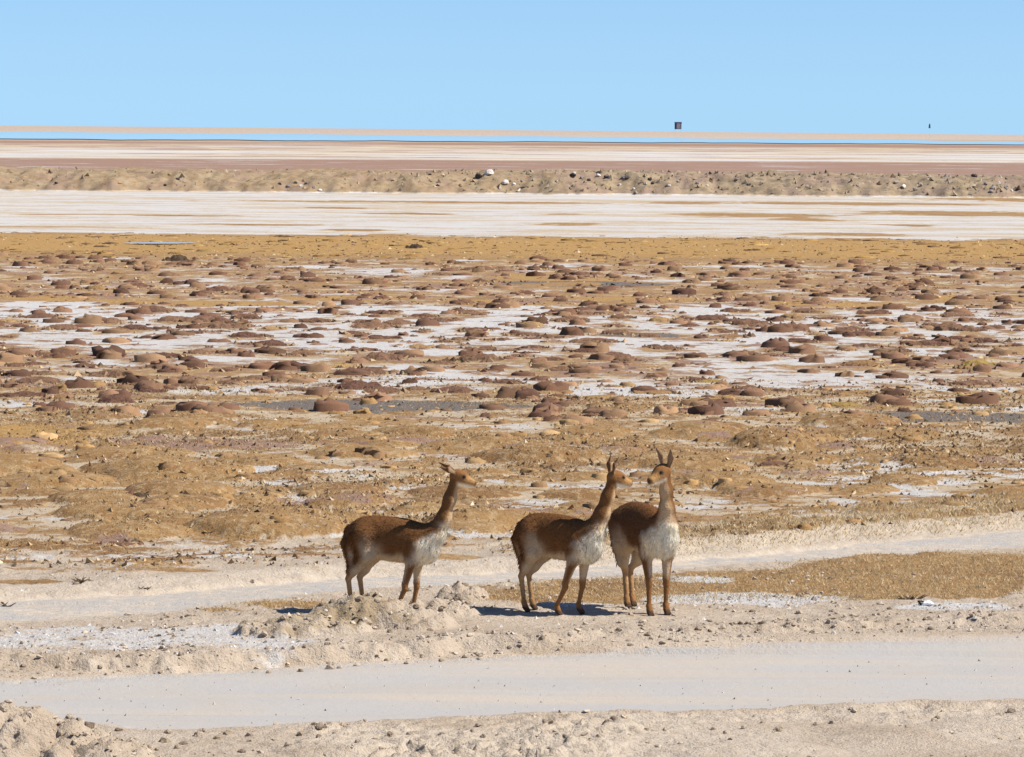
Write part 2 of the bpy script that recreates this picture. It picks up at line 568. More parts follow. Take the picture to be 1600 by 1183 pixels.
for (x, y, wx, hy) in [(870, 436, 100, 8), (60, 680, 120, 18), (90, 466, 110, 4), (330, 474, 130, 4), (560, 465, 100, 4), (790, 473, 90, 4), (1010, 467, 110, 4), (1250, 474, 120, 4), (1480, 466, 110, 4)]:
    patch(gold, x, y, wx, hy, .8)
    patch(salt, x, y, wx, hy, .0)
    patch(turf, x, y, wx, hy, 1)
gold = np.maximum(gold, .8 * sstep(151, 158, Yg + 6 * n_low) * (1 - sstep(176, 184, Yg + 6 * n_low)))
LEFT = '''905,62,40 300,145,90 430,140,90 1380,100,70 700,150,100 930,150,60 1490,85,120 490,215,110 555,245,130 640,245,140 690,265,120 850,270,80 975,247,100 760,262,90 770,235,90
775,295,100 850,322,110 765,318,60 20,250,80 60,263,90 185,272,120 300,248,120 350,250,110 415,270,120 320,275,60 15,292,50 1120,250,80 1115,285,80 1180,265,130 1250,255,120
1370,248,90 1200,300,90 1305,278,40 1360,298,45 1430,305,90 1480,275,100 1540,305,60 1480,220,100 1190,220,90 1080,225,60 1320,230,90 1595,290,40 1240,345,70 1310,330,90 1130,340,90
1500,335,90 1580,340,60 1480,368,150 1370,375,90 1180,365,140 1065,390,100 1130,412,130 930,350,120 700,345,70 840,390,80 870,420,90 800,425,110 700,400,90 500,360,130 510,393,110
640,345,100 90,350,90 150,358,110 20,335,70 40,385,90 250,385,110 80,410,130 320,415,160 580,422,100 440,445,90 560,450,90 640,458,80 110,440,160 60,480,130 190,485,90
280,525,60 170,525,80 150,540,50 190,548,50 20,530,60 460,468,90 730,440,90 920,430,120 940,462,80 1295,460,100 1420,465,130 1570,440,110 1590,465,40 510,505,40 500,525,60'''
RIGHT = '''60,260,90 180,245,110 170,272,80 120,298,90 40,290,100 240,312,110 300,312,90 340,285,110 340,235,80 420,292,80 235,225,70 150,215,60 200,222,90 330,262,90 440,325,60 490,330,90 220,340,90
470,245,90 540,240,80 550,260,60 640,240,130 640,272,60 740,255,110 780,262,70 700,215,90 880,235,90 850,278,110 940,262,60 955,290,60 910,310,80 980,305,70 1000,240,80 930,215,90 1050,270,60
1080,275,110 1100,290,110 1160,245,60 1130,220,90 1170,290,60 1250,300,70 1290,320,140 1230,340,70 1120,325,90 1440,275,90 1400,230,100 1450,245,70 1530,225,60 1490,310,110 1400,300,90
1410,320,60 1530,345,90 1580,275,50 1580,320,60 1310,258,60 1255,245,50 1205,250,40 850,335,90 370,370,80 300,362,130 130,365,70 70,330,80 30,355,60 500,365,50 1100,385,120 1320,365,70
830,465,70 750,455,80 140,400,90 30,410,60 570,430,80 1440,443,120 990,390,50 1210,475,60'''
for txt_, ox_ in ((LEFT, 0), (RIGHT, 800)):      # crumbled turf lies round the hummocks
    for t_ in txt_.split():
        a_, b_, c_ = map(float, t_.split(','))
        if 205 < b_ < 335:      # the flats stay open
            c_ *= .55
        patch(salt, ox_ + a_ / 2 + rng.normal(0, 6), 379 + b_ / 2 + rng.normal(0, 2), c_ * .40, 2.6 + 2.0 * rng.random(), .25, .8)
        patch(turf, ox_ + a_ / 2 + rng.normal(0, 9), 379 + b_ / 2 + rng.normal(0, 2), c_ * .42, 3.4, .66, .8)
# golden islets in the far salt pan
for (x, y, wx, hy) in [(560, 360, 60, 2.2), (890, 350, 55, 1.8), (520, 325, 60, 1.5), (640, 334, 70, 1.5), (1320, 366, 90, 2.5), (1250, 343, 60, 2.5), (1500, 334, 160, 4),
                       (1180, 336, 120, 3), (800, 372, 80, 2), (880, 335, 30, 1.5), (400, 351, 120, 1.2), (200, 336, 160, 1.0), (1420, 352, 60, 1.5), (100, 355, 120, 1.0),
                       (700, 316, 300, 1.6), (1300, 318, 260, 2.2), (1560, 312, 100, 2.5)]:
    patch(salt, x, y, wx, hy, .05, .5)
    patch(turf, x, y, wx, hy, .85, .5)
hollow = sstep(.10, .30, n_mid + .35 * n_fine) * (Yg > 44) * (Yg < 125)
salt *= (1 - .75 * hollow) * (1 - .6 * dome_m)
# reddish cast of the cushion belt
belt = sstep(68, 76, Yg + 5 * n_low) * (1 - sstep(140, 152, Yg))
red = np.clip(.38 + 1.3 * n_mid + .5 * n_low, 0, 1) * belt * .9
red += zone((Yg > 44) & (Yg < 72), lambda x, y: np.clip(fbm(x, y, .5, 4, .6, 133.) * 2.2 - .35, 0, .75)) * turf_bg
red = np.maximum(red, domred * .55)
for (x, y, wx, hy) in [(300, 692, 190, 10), (185, 846, 32, 5)]:
    patch(red, x, y, wx, hy, .9)
    patch(salt, x, y, wx, hy * .6, 0)
# sand along the track and on the bank face
sand = np.maximum(sand, sstep(-.4, .0, d_tn) * (1 - sstep(.2, 1.2, d_tf + .6 * n_mid)) * (Yg < 120))
face = bank_r * sstep(.1, .4, d_tf) * (1 - sstep(-.9, -.25, d_cr))
# grass patches on the verge
for (x, y, wx, hy, a) in [(950, 922, 190, 17, .95), (1250, 912, 260, 20, .95), (1500, 888, 260, 26, 1), (1380, 925, 220, 10, .9), (450, 948, 110, 9, .95), (340, 957, 60, 4, .8),
                          (820, 935, 70, 8, .8), (1130, 900, 70, 6, .8), (230, 899, 120, 3, .75), (40, 893, 60, 3, .7), (40, 915, 50, 3, .7), (640, 880, 130, 9, .85)]:
    patch(turf, x, y, wx, hy, a, .4)
verge_turf = turf * (d_tn < 0) * (d_ld > 0)
turf *= (1 - .98 * on_track)
# crusty white verge on the left, salty spots elsewhere on the verge
for (x, y, wx, hy, a) in [(160, 998, 300, 17, .58), (60, 1012, 160, 10, .55), (380, 985, 110, 12, .58), (1180, 935, 120, 8, .75), (1520, 950, 120, 8, .7), (1060, 938, 60, 5, .7),
                          (1080, 905, 60, 5, .75), (900, 945, 60, 4, .6)]:
    patch(salt, x, y, wx, hy, a, .45)
salt *= (1 - heap) * (1 - on_track) * (1 - on_road) * (1 - bank_r * (1 - sstep(-.2, .4, d_cr)) * sstep(0, .3, d_tf))
turf *= (1 - heap)
sand = np.maximum(sand, .75 * bank_near * sstep(.0, .3, n_low + .25))
sand = np.maximum(sand, face * .62)
road_m = np.maximum(sstep(-.10, .16, d_rn) * (1 - sstep(-.6, .5, d_rf)), on_track * .52)
rough_m = heap * np.clip(.58 + .3 * n_mid - .25 * sstep(600, 680, px), 0, 1)

# ---- far country: embankment, brown plain, white pans, far strip of land
eb = np.where((Yg > 290) & (Yg < 345), 1, 0).astype(bool)
emb = np.zeros_like(Z)
xx, yy = Xg[eb], Yg[eb]
gul = fbm(xx, yy * .35, .22, 4, .6, 5.0)
edge0 = 304 + 1.3 * fbm(xx, xx * 0, .05, 3, .5, 2.0) + .01 * xx
top = 1.42 + .30 * fbm(xx, yy, .09, 4, .6, 9.0) + .22 * sstep(-8, 2, xx) * (1 - sstep(22, 36, xx)) * (.5 + fbm(xx, yy, .5, 3))
rise = np.clip((yy - edge0 + 3.5 * gul) / 6.0, 0, 1)
emb[eb] = (rise ** .8) * top * (1 - sstep(326, 343, yy))
emb[eb] += (.45 * fbm(xx, yy * .4, .45, 5, .65, 4.0) + .14 * fbm(xx, yy, 2.2, 2, .6, 14.0)) * sstep(.02, .3, rise)
Z += emb
on_emb = sstep(.02, .18, emb)
salt *= 1 - on_emb * .93
f = Yg > 300
Xf, Yf = Xg[f], Yg[f]
Vf = 30070.0 / Yf
nb = fbm(Xf / np.maximum(Yf, 1) * 9, np.log(Yf) * 26, 1.0, 4, .6, 3.0)
Vw = Vf + nb * 2.0 + 2.2 * Xf / Yf / .129
fs = np.interp(Vw, [0, 9, 11, 18.5, 19.5, 22, 29, 33, 43, 46, 49, 98], [.42, .44, .36, .2, .05, .15, .33, .50, .55, .42, .0, .0])
fs = np.clip(fs + 1.0 * nb * (Vw > 21) * (Vw < 46), 0, 1)
fr = np.interp(Vw, [0, 10, 18, 19, 21.5, 24, 44, 48, 70, 98], [.55, .53, .5, 1, .85, .38, .1, .95, .95, .6])
frd = np.where((Vw > 24) & (Vw < 45), np.clip((fbm(Xf / Yf * 30, np.log(Yf) * 60, 1.0, 3, .6, 8.0) - .0) * 5, 0, .8), 0)
stk2 = fbm(Xf / Yf * 22, np.log(Yf) * 70, 1.0, 4, .65, 18.0)
fs = np.where((Vw > 48) & (Vw < 75), np.clip((stk2 - .10) * 3.2, 0, .6), fs)
far_salt, far_red = np.zeros_like(Z), np.zeros_like(Z)
far_salt[f], far_red[f] = fs, np.maximum(fr, frd)
pf = sstep(326, 335, Yg)
salt = salt * (1 - pf) + far_salt * pf
red = red * (1 - pf) + far_red * pf * 1.0
red = np.where(on_emb > .1, np.maximum(red, on_emb * .25), red)
sand = np.where(Yg > 335, .45 * (1 - np.clip(far_red, 0, 1)) * (Yg < 2600), sand)
turf = np.where((on_emb > 0) & (Yg < 340), .40 * on_emb * (1 - .60 * sstep(700, 1500, px)), turf)
turf *= (Yg < 345)
rough_m = np.where((on_emb > .05) & (Yg < 345), np.clip(on_emb * 1.0, 0, 1), rough_m)
grav = np.where((on_emb > .1) & (Yg < 340), on_emb * (.18 + .16 * sstep(500, 1100, px)), grav)
# far land lifts a little towards the left
Z += sstep(5000, 16000, Yg) * np.clip(-Xg / np.maximum(Yg, 1) / .129 * .5 + .5, 0, 1.3) * Yg * .00042
# ground lowered under the mirage strip
Z[(Yg > 1400) & (Yg < 5200)] -= .3

# ---- build the sheets
V = np.stack([Xg, Yg, Z], -1).reshape(-1, 3)
idx = np.arange(NR * NC).reshape(NR, NC)
Q = np.stack([idx[:-1, :-1], idx[:-1, 1:], idx[1:, 1:], idx[1:, :-1]], -1).reshape(-1, 4)


def facev(a):
    return .25 * (a[:-1, :-1] + a[:-1, 1:] + a[1:, 1:] + a[1:, :-1]).ravel()


cls = np.zeros(len(Q), np.int8)
fy = facev(Yg)
cls[(facev(on_track) > .5)] = 2
cls[(facev(on_road) > .5)] = 1
cls[(facev(bank_near) > .5) & (fy > 27)] = 3
cls[(facev(heap) > .35)] = 4
pile = at(722, 937)
cls[(cls == 4) & (facev(px) > 676)] = 0
cls[np.hypot(facev(Xg) - pile[0], (fy - pile[1]) * 1.3) < .27] = 6
cls[(facev(emb) > .06)] = 5
zone_a = np.stack([salt, turf, red, road_m], -1).reshape(-1, 4)
zone_b = np.stack([grav, sand, gold, rough_m], -1).reshape(-1, 4)


def sheet(name, k):
    q = Q[cls == k]
    used, inv = np.unique(q, return_inverse=True)
    me = mesh_from(name, V[used], inv.reshape(-1, 4))
    set_col(me, 'zone_a', zone_a[used])
    set_col(me, 'zone_b', zone_b[used])
    return link(name, me, M_GROUND)


tag(sheet('ground', 0), kind='structure')
tag(sheet('road', 1), kind='structure')
tag(sheet('track', 2), kind='structure')
tag(sheet('roadside_bank', 3), kind='structure')
tag(sheet('dirt_heap', 4), 'crumbly heap of pale dirt hiding the hooves of the leftmost vicuna', 'dirt heap')
tag(sheet('dirt_pile', 6), 'small rough dirt pile between the leftmost and the middle vicuna', 'dirt pile')
tag(sheet('embankment', 5), kind='structure')


def gz(x, y):
    """height of the built ground at x, y"""
    x, y = np.atleast_1d(np.asarray(x, float)), np.atleast_1d(np.asarray(y, float))
    j = np.clip(np.searchsorted(ROWS, y) - 1, 0, NR - 2)
    u = x / half_width(y)
    i = np.clip(np.searchsorted(UC, u) - 1, 0, NC - 2)
    ty = (y - ROWS[j]) / (ROWS[j + 1] - ROWS[j])
    tx = (u - UC[i]) / (UC[i + 1] - UC[i])
    return (Z[j, i] * (1 - tx) + Z[j, i + 1] * tx) * (1 - ty) + (Z[j + 1, i] * (1 - tx) + Z[j + 1, i + 1] * tx) * ty


def sample(arr, x, y):
    x, y = np.atleast_1d(np.asarray(x, float)), np.atleast_1d(np.asarray(y, float))
    j = np.clip(np.searchsorted(ROWS, y), 0, NR - 1)
    i = np.clip(np.searchsorted(UC, x / half_width(y)), 0, NC - 1)
    return arr[j, i]


# mirror sheet added for the far mirage, and a small pool of water
def water_mirage_material():
    m, nt, b = new_mat('still_water')
    b.inputs['Base Color'].default_value = (.93, .96, 1, 1)
    b.inputs['Metallic'].default_value = 1.0
    b.inputs['Roughness'].default_value = .02
    return m


M_WATER_MIRAGE = water_mirage_material()
ns, mirage_n, mirage_f = 160, [], []
for k in range(ns):
    s = -1.5 + 3.0 * k / (ns - 1)
    t = s * .5 + .5
    jn, jf = rng.normal(0, 12), rng.normal(0, 40)
    yn = 1640 + 330 * t + jn + 30 * math.sin(s * 19) + 22 * math.sin(s * 43)
    yf = 4300 - 1500 * t + jf + 160 * math.sin(s * 11) + 130 * math.sin(s * 27 + 1)
    mirage_n.append((s * .129 * yn * 1.0, yn, .02))
    mirage_f.append((s * .129 * yf * 1.0, yf, .02))
wv = np.array(mirage_n + mirage_f)
wf = [[k, k + 1, ns + k + 1, ns + k] for k in range(ns - 1)]
tag(link('lake', mesh_from('lake', wv, np.array(wf), False), M_WATER_MIRAGE), kind='structure')  # the mirage's sky-blue band, stood in for by a sheet of water
for (x0, x1, y0) in [(198, 302, 381.5)]:
    pts, m_ = [], 26
    for k in range(m_):
        a = 2 * math.pi * k / m_
        p = at((x0 + x1) / 2 + math.cos(a) * (x1 - x0) / 2 * (1 + .2 * math.sin(3 * a)), y0 - math.sin(a) * 1.0)
        pts.append((p[0], p[1], float(gz(p[0], p[1])[0])))
    pts = np.array(pts)
    c0 = pts.mean(0)
    zz = pts[:, 2].max() + .03
    pv = np.vstack([[c0], pts])
    pv[:, 2] = zz
    tag(link('pool', mesh_from('pool', pv, np.array([[0, 1 + k, 1 + (k + 1) % m_] for k in range(m_)]), False), M_WATER_MIRAGE), kind='structure')

# ------------------------------------------------------------------ lumps: clods, rocks, hummocks


def ico(sub=1):
    t = (1 + 5 ** .5) / 2
    vs = np.array([(-1, t, 0), (1, t, 0), (-1, -t, 0), (1, -t, 0), (0, -1, t), (0, 1, t), (0, -1, -t), (0, 1, -t), (t, 0, -1), (t, 0, 1), (-t, 0, -1), (-t, 0, 1)], float)
    fs_ = [(0, 11, 5), (0, 5, 1), (0, 1, 7), (0, 7, 10), (0, 10, 11), (1, 5, 9), (5, 11, 4), (11, 10, 2), (10, 7, 6), (7, 1, 8),
           (3, 9, 4), (3, 4, 2), (3, 2, 6), (3, 6, 8), (3, 8, 9), (4, 9, 5), (2, 4, 11), (6, 2, 10), (8, 6, 7), (9, 8, 1)]
    vs /= np.linalg.norm(vs[0])
    for _ in range(sub):
        vs, cache, nf = list(map(tuple, vs)), {}, []

        def midp(a, b):
            k = (min(a, b), max(a, b))
            if k not in cache:
                q = (np.array(vs[a]) + np.array(vs[b])) / 2
                vs.append(tuple(q / np.linalg.norm(q)))
                cache[k] = len(vs) - 1
            return cache[k]
        for a, b, c in fs_:
            ab, bc, ca = midp(a, b), midp(b, c), midp(c, a)
            nf += [(a, ab, ca), (b, bc, ab), (c, ca, bc), (ab, bc, ca)]
        fs_, vs = nf, np.array(vs)
    return np.array(vs), np.array(fs_)


ICO0, ICO1 = ico(0), ico(1)


def lump_mesh(name, seed, mat, sub=1, jag=.35):
    r = np.random.default_rng(seed)
    vs, fs_ = ICO1 if sub else ICO0
    k = 1 + jag * (perlin(vs[:, 0] * 1.7 + seed, vs[:, 1] * 1.7 + vs[:, 2] * 2.3) + .4 * r.normal(size=len(vs)) * .6)
    q = vs * k[:, None]
    q[:, 2] = np.maximum(q[:, 2], -.45)
    me = mesh_from(name, q * .5, fs_, False)
    me.materials.append(mat)
    return me


CLODS = [lump_mesh('clod', 100 + k, M_CLOD) for k in range(7)]
CLODS_D = [lump_mesh('clod', 200 + k, M_CLOD_DARK) for k in range(7)]
ROCKS = {'g': [lump_mesh('rock', 300 + k, M_ROCK) for k in range(5)], 'd': [lump_mesh('rock', 310 + k, M_ROCK_DARK) for k in range(4)],
         'p': [lump_mesh('rock', 320 + k, M_ROCK_PALE, 1, .22) for k in range(4)]}


def place_lump(name, me, x, y, sx, sy, sz, label, cat, group=None, sink=.18):
    o = link(name, me)
    o.location = (x, y, float(gz(x, y)[0]) + sz * (.22 - sink))
    o.scale = (sx, sy, sz)
    o.rotation_euler = (rng.normal(0, .15), rng.normal(0, .15), rng.random() * 6.28)
    return tag(o, label, cat, group)


def scatter(name, xs, ys, sizes, tones, mat, flat=.7, label=None, cat=None, kind='stuff', sub=0, lift=.15):
    """many small crumbs joined into one mesh"""
    vs, fs_ = (ICO1 if sub else ICO0)
    n, k = len(xs), len(vs)
    r = np.random.default_rng(len(xs))
    P = np.repeat(vs[None], n, 0) * (1 + .28 * r.normal(size=(n, k, 1)))
    P *= (sizes[:, None, None] * .5) * np.stack([np.ones(n), .7 + .5 * r.random(n), flat * (.7 + .6 * r.random(n))], -1)[:, None, :]
    a = r.random(n) * 6.28
    ca, sa = np.cos(a)[:, None], np.sin(a)[:, None]
    P = np.stack([P[..., 0] * ca - P[..., 1] * sa, P[..., 0] * sa + P[..., 1] * ca, P[..., 2]], -1)
    P += np.stack([xs, ys, gz(xs, ys) + sizes * lift * flat], -1)[:, None, :]
    F = (fs_[None] + (np.arange(n) * k)[:, None, None]).reshape(-1, 3)
    me = mesh_from(name, P.reshape(-1, 3), F, False)
    set_col(me, 'tone', np.repeat(tones, k, 0))
    return tag(link(name, me, mat), label, cat, None, kind)


def crumbs(name, xs, ys, sizes, tones, label, tall=.6):
    """very many pinches of earth or turf: small crooked pyramids set into the ground, one mesh"""
    n = len(xs)
    r = np.random.default_rng(n)
    a = r.random(n)[:, None] * 6.28 + np.arange(4)[None] * 1.571 + .5 * r.normal(size=(n, 4))
    rad = sizes[:, None] * .5 * (.7 + .6 * r.random((n, 4)))
    g = gz(xs, ys)
    P = np.zeros((n, 5, 3))
    P[:, :4, 0] = xs[:, None] + rad * np.cos(a)
    P[:, :4, 1] = ys[:, None] + rad * np.sin(a)
    P[:, :4, 2] = g[:, None] - .012
    P[:, 4, 0] = xs + .3 * sizes * r.normal(size=n)
    P[:, 4, 1] = ys + .3 * sizes * r.normal(size=n)
    P[:, 4, 2] = g + sizes * tall * (.5 + .8 * r.random(n))
    b = (np.arange(n) * 5)[:, None, None]
    F = (np.array([[0, 1, 4], [1, 2, 4], [2, 3, 4], [3, 0, 4]])[None] + b).reshape(-1, 3)
    me = mesh_from(name, P.reshape(-1, 3), F, False)
    set_col(me, 'tone', np.repeat(tones, 5, 0))
    return tag(link(name, me, M_SCATTER), label, None, None, 'stuff')


# single clods that can be picked out on the heap, the ledge and the near bank
def clod_set(pts, label, group, dark=.5):
    ext = {max(pts, key=lambda t: t[2]): 'largest ', min(pts): 'leftmost ', max(pts): 'rightmost '}
    for (x, y, wpx) in pts:
        p = at(x, y)
        s = wpx / (FPX / p[1])
        me = (CLODS_D if rng.random() < dark else CLODS)[rng.integers(7)]
        place_lump('clod', me, p[0], p[1], s, s * (.7 + .4 * rng.random()), s * (.55 + .35 * rng.random()), ext.get((x, y, wpx), '') + label, 'clod', group)


clod_set([(553, 962, 13), (566, 950, 15), (580, 958, 16), (541, 970, 14), (520, 975, 13), (600, 962, 14), (588, 972, 12), (562, 978, 13), (535, 985, 12), (505, 985, 13),
          (484, 988, 12), (470, 985, 11), (612, 972, 13), (575, 985, 13), (630, 968, 11), (596, 950, 12), (548, 952, 14), (572, 941, 13), (610, 988, 11), (640, 985, 10),
          (650, 978, 12), (525, 962, 13), (490, 978, 12), (460, 992, 11)],
         'greyish clod on the dark crumbly left slope of the dirt heap', 'clods on the left slope of the heap', .9)
clod_set([(706, 948, 13), (716, 940, 14), (725, 936, 15), (732, 945, 13), (698, 956, 12), (688, 962, 12), (712, 956, 11), (738, 938, 11), (722, 950, 12)],
         'dark clod piled on the right tip of the dirt heap', 'clods on the right tip of the heap', .9)
clod_set([(516, 1026, 16), (531, 1025, 12), (557, 1021, 11), (470, 1030, 10), (636, 1018, 11), (420, 1032, 10), (690, 1014, 10), (750, 1012, 10), (755, 1006, 11)],
         'flat clod lying along the foot of the verge below the heap', 'flat clods at the foot of the verge', .2)
clod_set([(1012, 992, 10), (1090, 988, 11), (1158, 983, 11), (1180, 980, 14), (1192, 983, 14), (1250, 977, 12), (1228, 984, 10), (1270, 988, 11), (1356, 978, 13),
          (1372, 975, 11), (1452, 972, 12), (1455, 982, 13), (1540, 972, 11), (1500, 968, 10), (1588, 972, 11), (1175, 956, 12), (1250, 958, 13), (1332, 952, 12),
          (1300, 957, 10), (1390, 955, 10), (1310, 948, 11), (1110, 972, 10), (1130, 985, 10)],
         'brown clod in the row along the verge right of the animals', 'clods along the right verge', .65)
clod_set([(12, 1128, 18), (25, 1122, 14), (84, 1128, 15), (54, 1136, 13), (95, 1120, 12), (30, 1160, 15), (65, 1150, 13), (112, 1148, 13), (165, 1146, 11), (5, 1172, 18),
          (262, 1146, 14), (258, 1160, 20), (278, 1170, 16), (230, 1170, 14), (210, 1158, 12), (310, 1150, 16), (340, 1155, 15), (356, 1148, 16), (390, 1150, 14),
          (318, 1142, 13), (286, 1162, 14), (378, 1176, 14), (200, 1165, 12), (185, 1142, 14)],
         'rough clod on the foreground bank at the bottom left', 'clods on the left foreground bank', .35)
clod_set([(430, 1158, 14), (470, 1150, 15), (500, 1146, 16), (498, 1160, 13), (545, 1140, 13), (585, 1160, 14), (560, 1170, 13), (610, 1155, 12), (640, 1150, 12), (690, 1160, 13),
          (655, 1172, 13), (740, 1150, 12), (755, 1160, 12), (450, 1172, 13), (525, 1152, 12), (720, 1140, 11)],
         'rough clod on the foreground bank at the bottom middle', 'clods on the middle foreground bank', .45)
clod_set([(873, 1165, 16), (885, 1170, 12), (960, 1128, 15), (950, 1134, 14), (975, 1126, 12), (905, 1138, 12), (870, 1128, 12), (840, 1140, 11), (1010, 1140, 11), (1135, 1146, 12),
          (1215, 1142, 14), (1275, 1130, 12), (1300, 1128, 11), (1460, 1120, 15), (1465, 1116, 12), (1560, 1114, 12), (1580, 1106, 14), (1220, 1138, 11), (1490, 1152, 8),
          (1563, 1155, 8), (1330, 1106, 8)],
         'brown clod on the sandy foreground bank at the bottom right', 'clods on the right foreground bank', .6)
# curled crust slab on the left foreground mound: a bent thick plate
sv, sf = [], []
for k, (x, y) in enumerate([(106, 1120), (115, 1121), (123, 1124), (130, 1130), (136, 1138), (138, 1146)]):
    q = at(x, y, .12)
    zt = max(float(gz(q[0], q[1])[0]), .02)
    for (dx, dz) in [(-.03, -.05), (.04, -.05), (.05, .05), (-.015, .075)]:
        sv.append((q[0] + dx, q[1] + dx * .6, zt + dz * (1 - .12 * abs(k - 2))))
for k in range(5):
    for e in range(4):
        sf.append([k * 4 + e, k * 4 + (e + 1) % 4, k * 4 + 4 + (e + 1) % 4, k * 4 + 4 + e])
sf += [[3, 2, 1, 0], [20, 21, 22, 23]]
tag(link('crust_slab', mesh_from('crust_slab', np.array(sv), np.array(sf), False), M_CLOD_DARK), 'dark curled slab of crust topping the bottom left foreground mound', 'crust slab')

# crumbs, pebbles and gravel nobody could count
def rand_in(n, y0, y1, wgt, u=1.25):
    """n points between two distances, kept by a weight map"""
    ys = y0 + (y1 - y0) * rng.random(n)
    xs = (rng.random(n) * 2 - 1) * u * half_width(ys)
    k = rng.random(n) < sample(wgt, xs, ys)
    return xs[k], ys[k]


def tones_for(n, cols, var=.25):
    cols = np.array(cols)
    t = cols[rng.integers(len(cols), size=n)]
    return t * (1 + var * rng.normal(size=(n, 1))).clip(.4, 1.6)


xs, ys = rand_in(40000, 29, 44, np.clip(.01 + bank_near * .8 * rgh * sstep(.05, .35, n_mid + .4 * n_fine) + fgm * .8 + heap * .9 + verge * (.5 * sstep(.05, .35, n_mid + .5 * n_fine) + .15 * salt) + np.exp(-(d_ld / .5) ** 2) * .55, 0, 1) * (1 - on_road) * (1 - on_track))
scatter('loose_crumbs', xs, ys, .012 + .055 * rng.random(len(xs)) ** 3.0, tones_for(len(xs), [(.50, .41, .31), (.45, .36, .265), (.36, .275, .195), (.52, .435, .34)], .14), M_SCATTER,
        label='loose crumbs of dry earth on the banks and verge')
xs, ys = rand_in(60000, 30, 40, np.clip(on_road * .03 + on_shoulder * .55 * np.clip(.6 + 2 * n_mid, .1, 1), 0, 1))
crumbs('road_gravel', xs, ys, .012 + .03 * rng.random(len(xs)) ** 3, tones_for(len(xs), [(.50, .46, .41), (.47, .42, .36), (.33, .28, .23), (.56, .51, .45), (.48, .44, .40)], .15), 'fine gravel scattered over the road and its shoulder', .5)
xs, ys = rand_in(85000, 43, 78, np.clip(.12 + .5 * sstep(.0, .3, n_low + .35 * n_mid) + .25 * sstep(1150, 1400, px) * (Yg > 55), 0, .9) * turf_bg * (1 - .35 * sstep(.35, .6, salt)))
crumbs('turf_crumbs', xs, ys, .025 + .085 * rng.random(len(xs)) ** 2.2, tones_for(len(xs), [(.34, .21, .10), (.42, .28, .14), (.26, .155, .075), (.55, .43, .28), (.15, .10, .06), (.10, .07, .045)]),
       'pinches of dry turf and dark crumbs strewn over the plain', .42)
xs, ys = rand_in(60000, 76, 186, np.clip(.5 - .85 * sstep(.3, .6, salt), 0.01, 1) * sstep(-.25, .3, n_low + .3 * n_mid))
crumbs('plain_tufts', xs, ys, .05 + .16 * rng.random(len(xs)) ** 2.0, tones_for(len(xs), [(.40, .25, .11), (.45, .31, .15), (.29, .16, .09), (.24, .13, .085), (.52, .40, .24)]),
       'small tufts between the far hummocks', .3)
xs, ys = rand_in(26000, 35, 43, np.clip(verge * (.12 + .5 * salt) * (1 - verge_turf), 0, 1) * (1 - on_track))
xs2, ys2 = rand_in(26000, 40, 48, np.clip(sstep(.1, .5, d_tf) * (1 - turf_bg) * (1 - bank_r), 0, 1) * sstep(.0, .3, n_mid + .4 * n_fine))
xs, ys = np.concatenate([xs, xs2]), np.concatenate([ys, ys2])
crumbs('salt_crumbs', xs, ys, .02 + .06 * rng.random(len(xs)) ** 2.2, tones_for(len(xs), [(.60, .56, .51), (.62, .60, .57), (.55, .48, .40), (.46, .38, .29)], .1),
       'salty crust crumbs on the verge', .30)

# rocks on the far embankment
def rock(x, y, wpx, k, label, group=None, hz=.7):
    p = at(x, y)
    # walk along the sight line until it meets the embankment
    best = None
    for dist in np.arange(300, 335, .25):
        q = at(x, y)
        d = _R @ np.array([(x - 800) / FPX, -(y - 591.5) / FPX, -1.0])
        t = dist / d[1]
        if CAM_H + d[2] * t <= float(gz(d[0] * t, dist)[0]):
            best = (d[0] * t, dist)
            break
    if best is None:
        best = (d[0] * 318 / d[1], 318)
    s = wpx / (FPX / best[1])
    place_lump('rock', ROCKS[k][rng.integers(len(ROCKS[k]))], best[0], best[1], s, s * .8, s * hz, label, 'rock', group, .05)


rock(789, 288, 15, 'p', 'pale oval rock alone on the face of the far embankment', None, .6)
rock(764, 274, 17, 'p', 'largest pale rock on the crest of the far embankment')
rock(748, 278, 14, 'd', 'dark rock left of the largest pale rock on the crest')
rock(936, 272, 9, 'd', 'dark rock perched on top of a pale one on the crest')
rock(935, 277, 8, 'p', 'small pale rock under a dark one on the crest')
rock(895, 276, 11, 'd', 'dark rock beside a pale one, right of the crest middle')
rock(897, 272, 7, 'p', 'small pale rock beside a dark one, right of the crest middle')
for (x, y, s_, k) in [(910, 279, 8, 'g'), (920, 284, 7, 'd'), (948, 279, 9, 'd'), (975, 279, 9, 'g'), (980, 280, 10, 'd'), (870, 286, 7, 'g'), (803, 290, 8, 'p'), (815, 284, 6, 'g'),
                      (968, 290, 7, 'p'), (990, 297, 6, 'p'), (1008, 290, 8, 'g'), (1015, 283, 9, 'd'), (1020, 288, 7, 'd'), (672, 274, 6, 'd'), (1090, 288, 8, 'g'), (1105, 292, 6, 'p'),
                      (1150, 285, 8, 'g'), (1170, 290, 7, 'd'), (1045, 293, 7, 'p'), (1060, 286, 7, 'g')]:
    rock(x, y, s_, k, 'small rock among the rubble on the middle of the far embankment', 'rubble on the middle of the embankment')
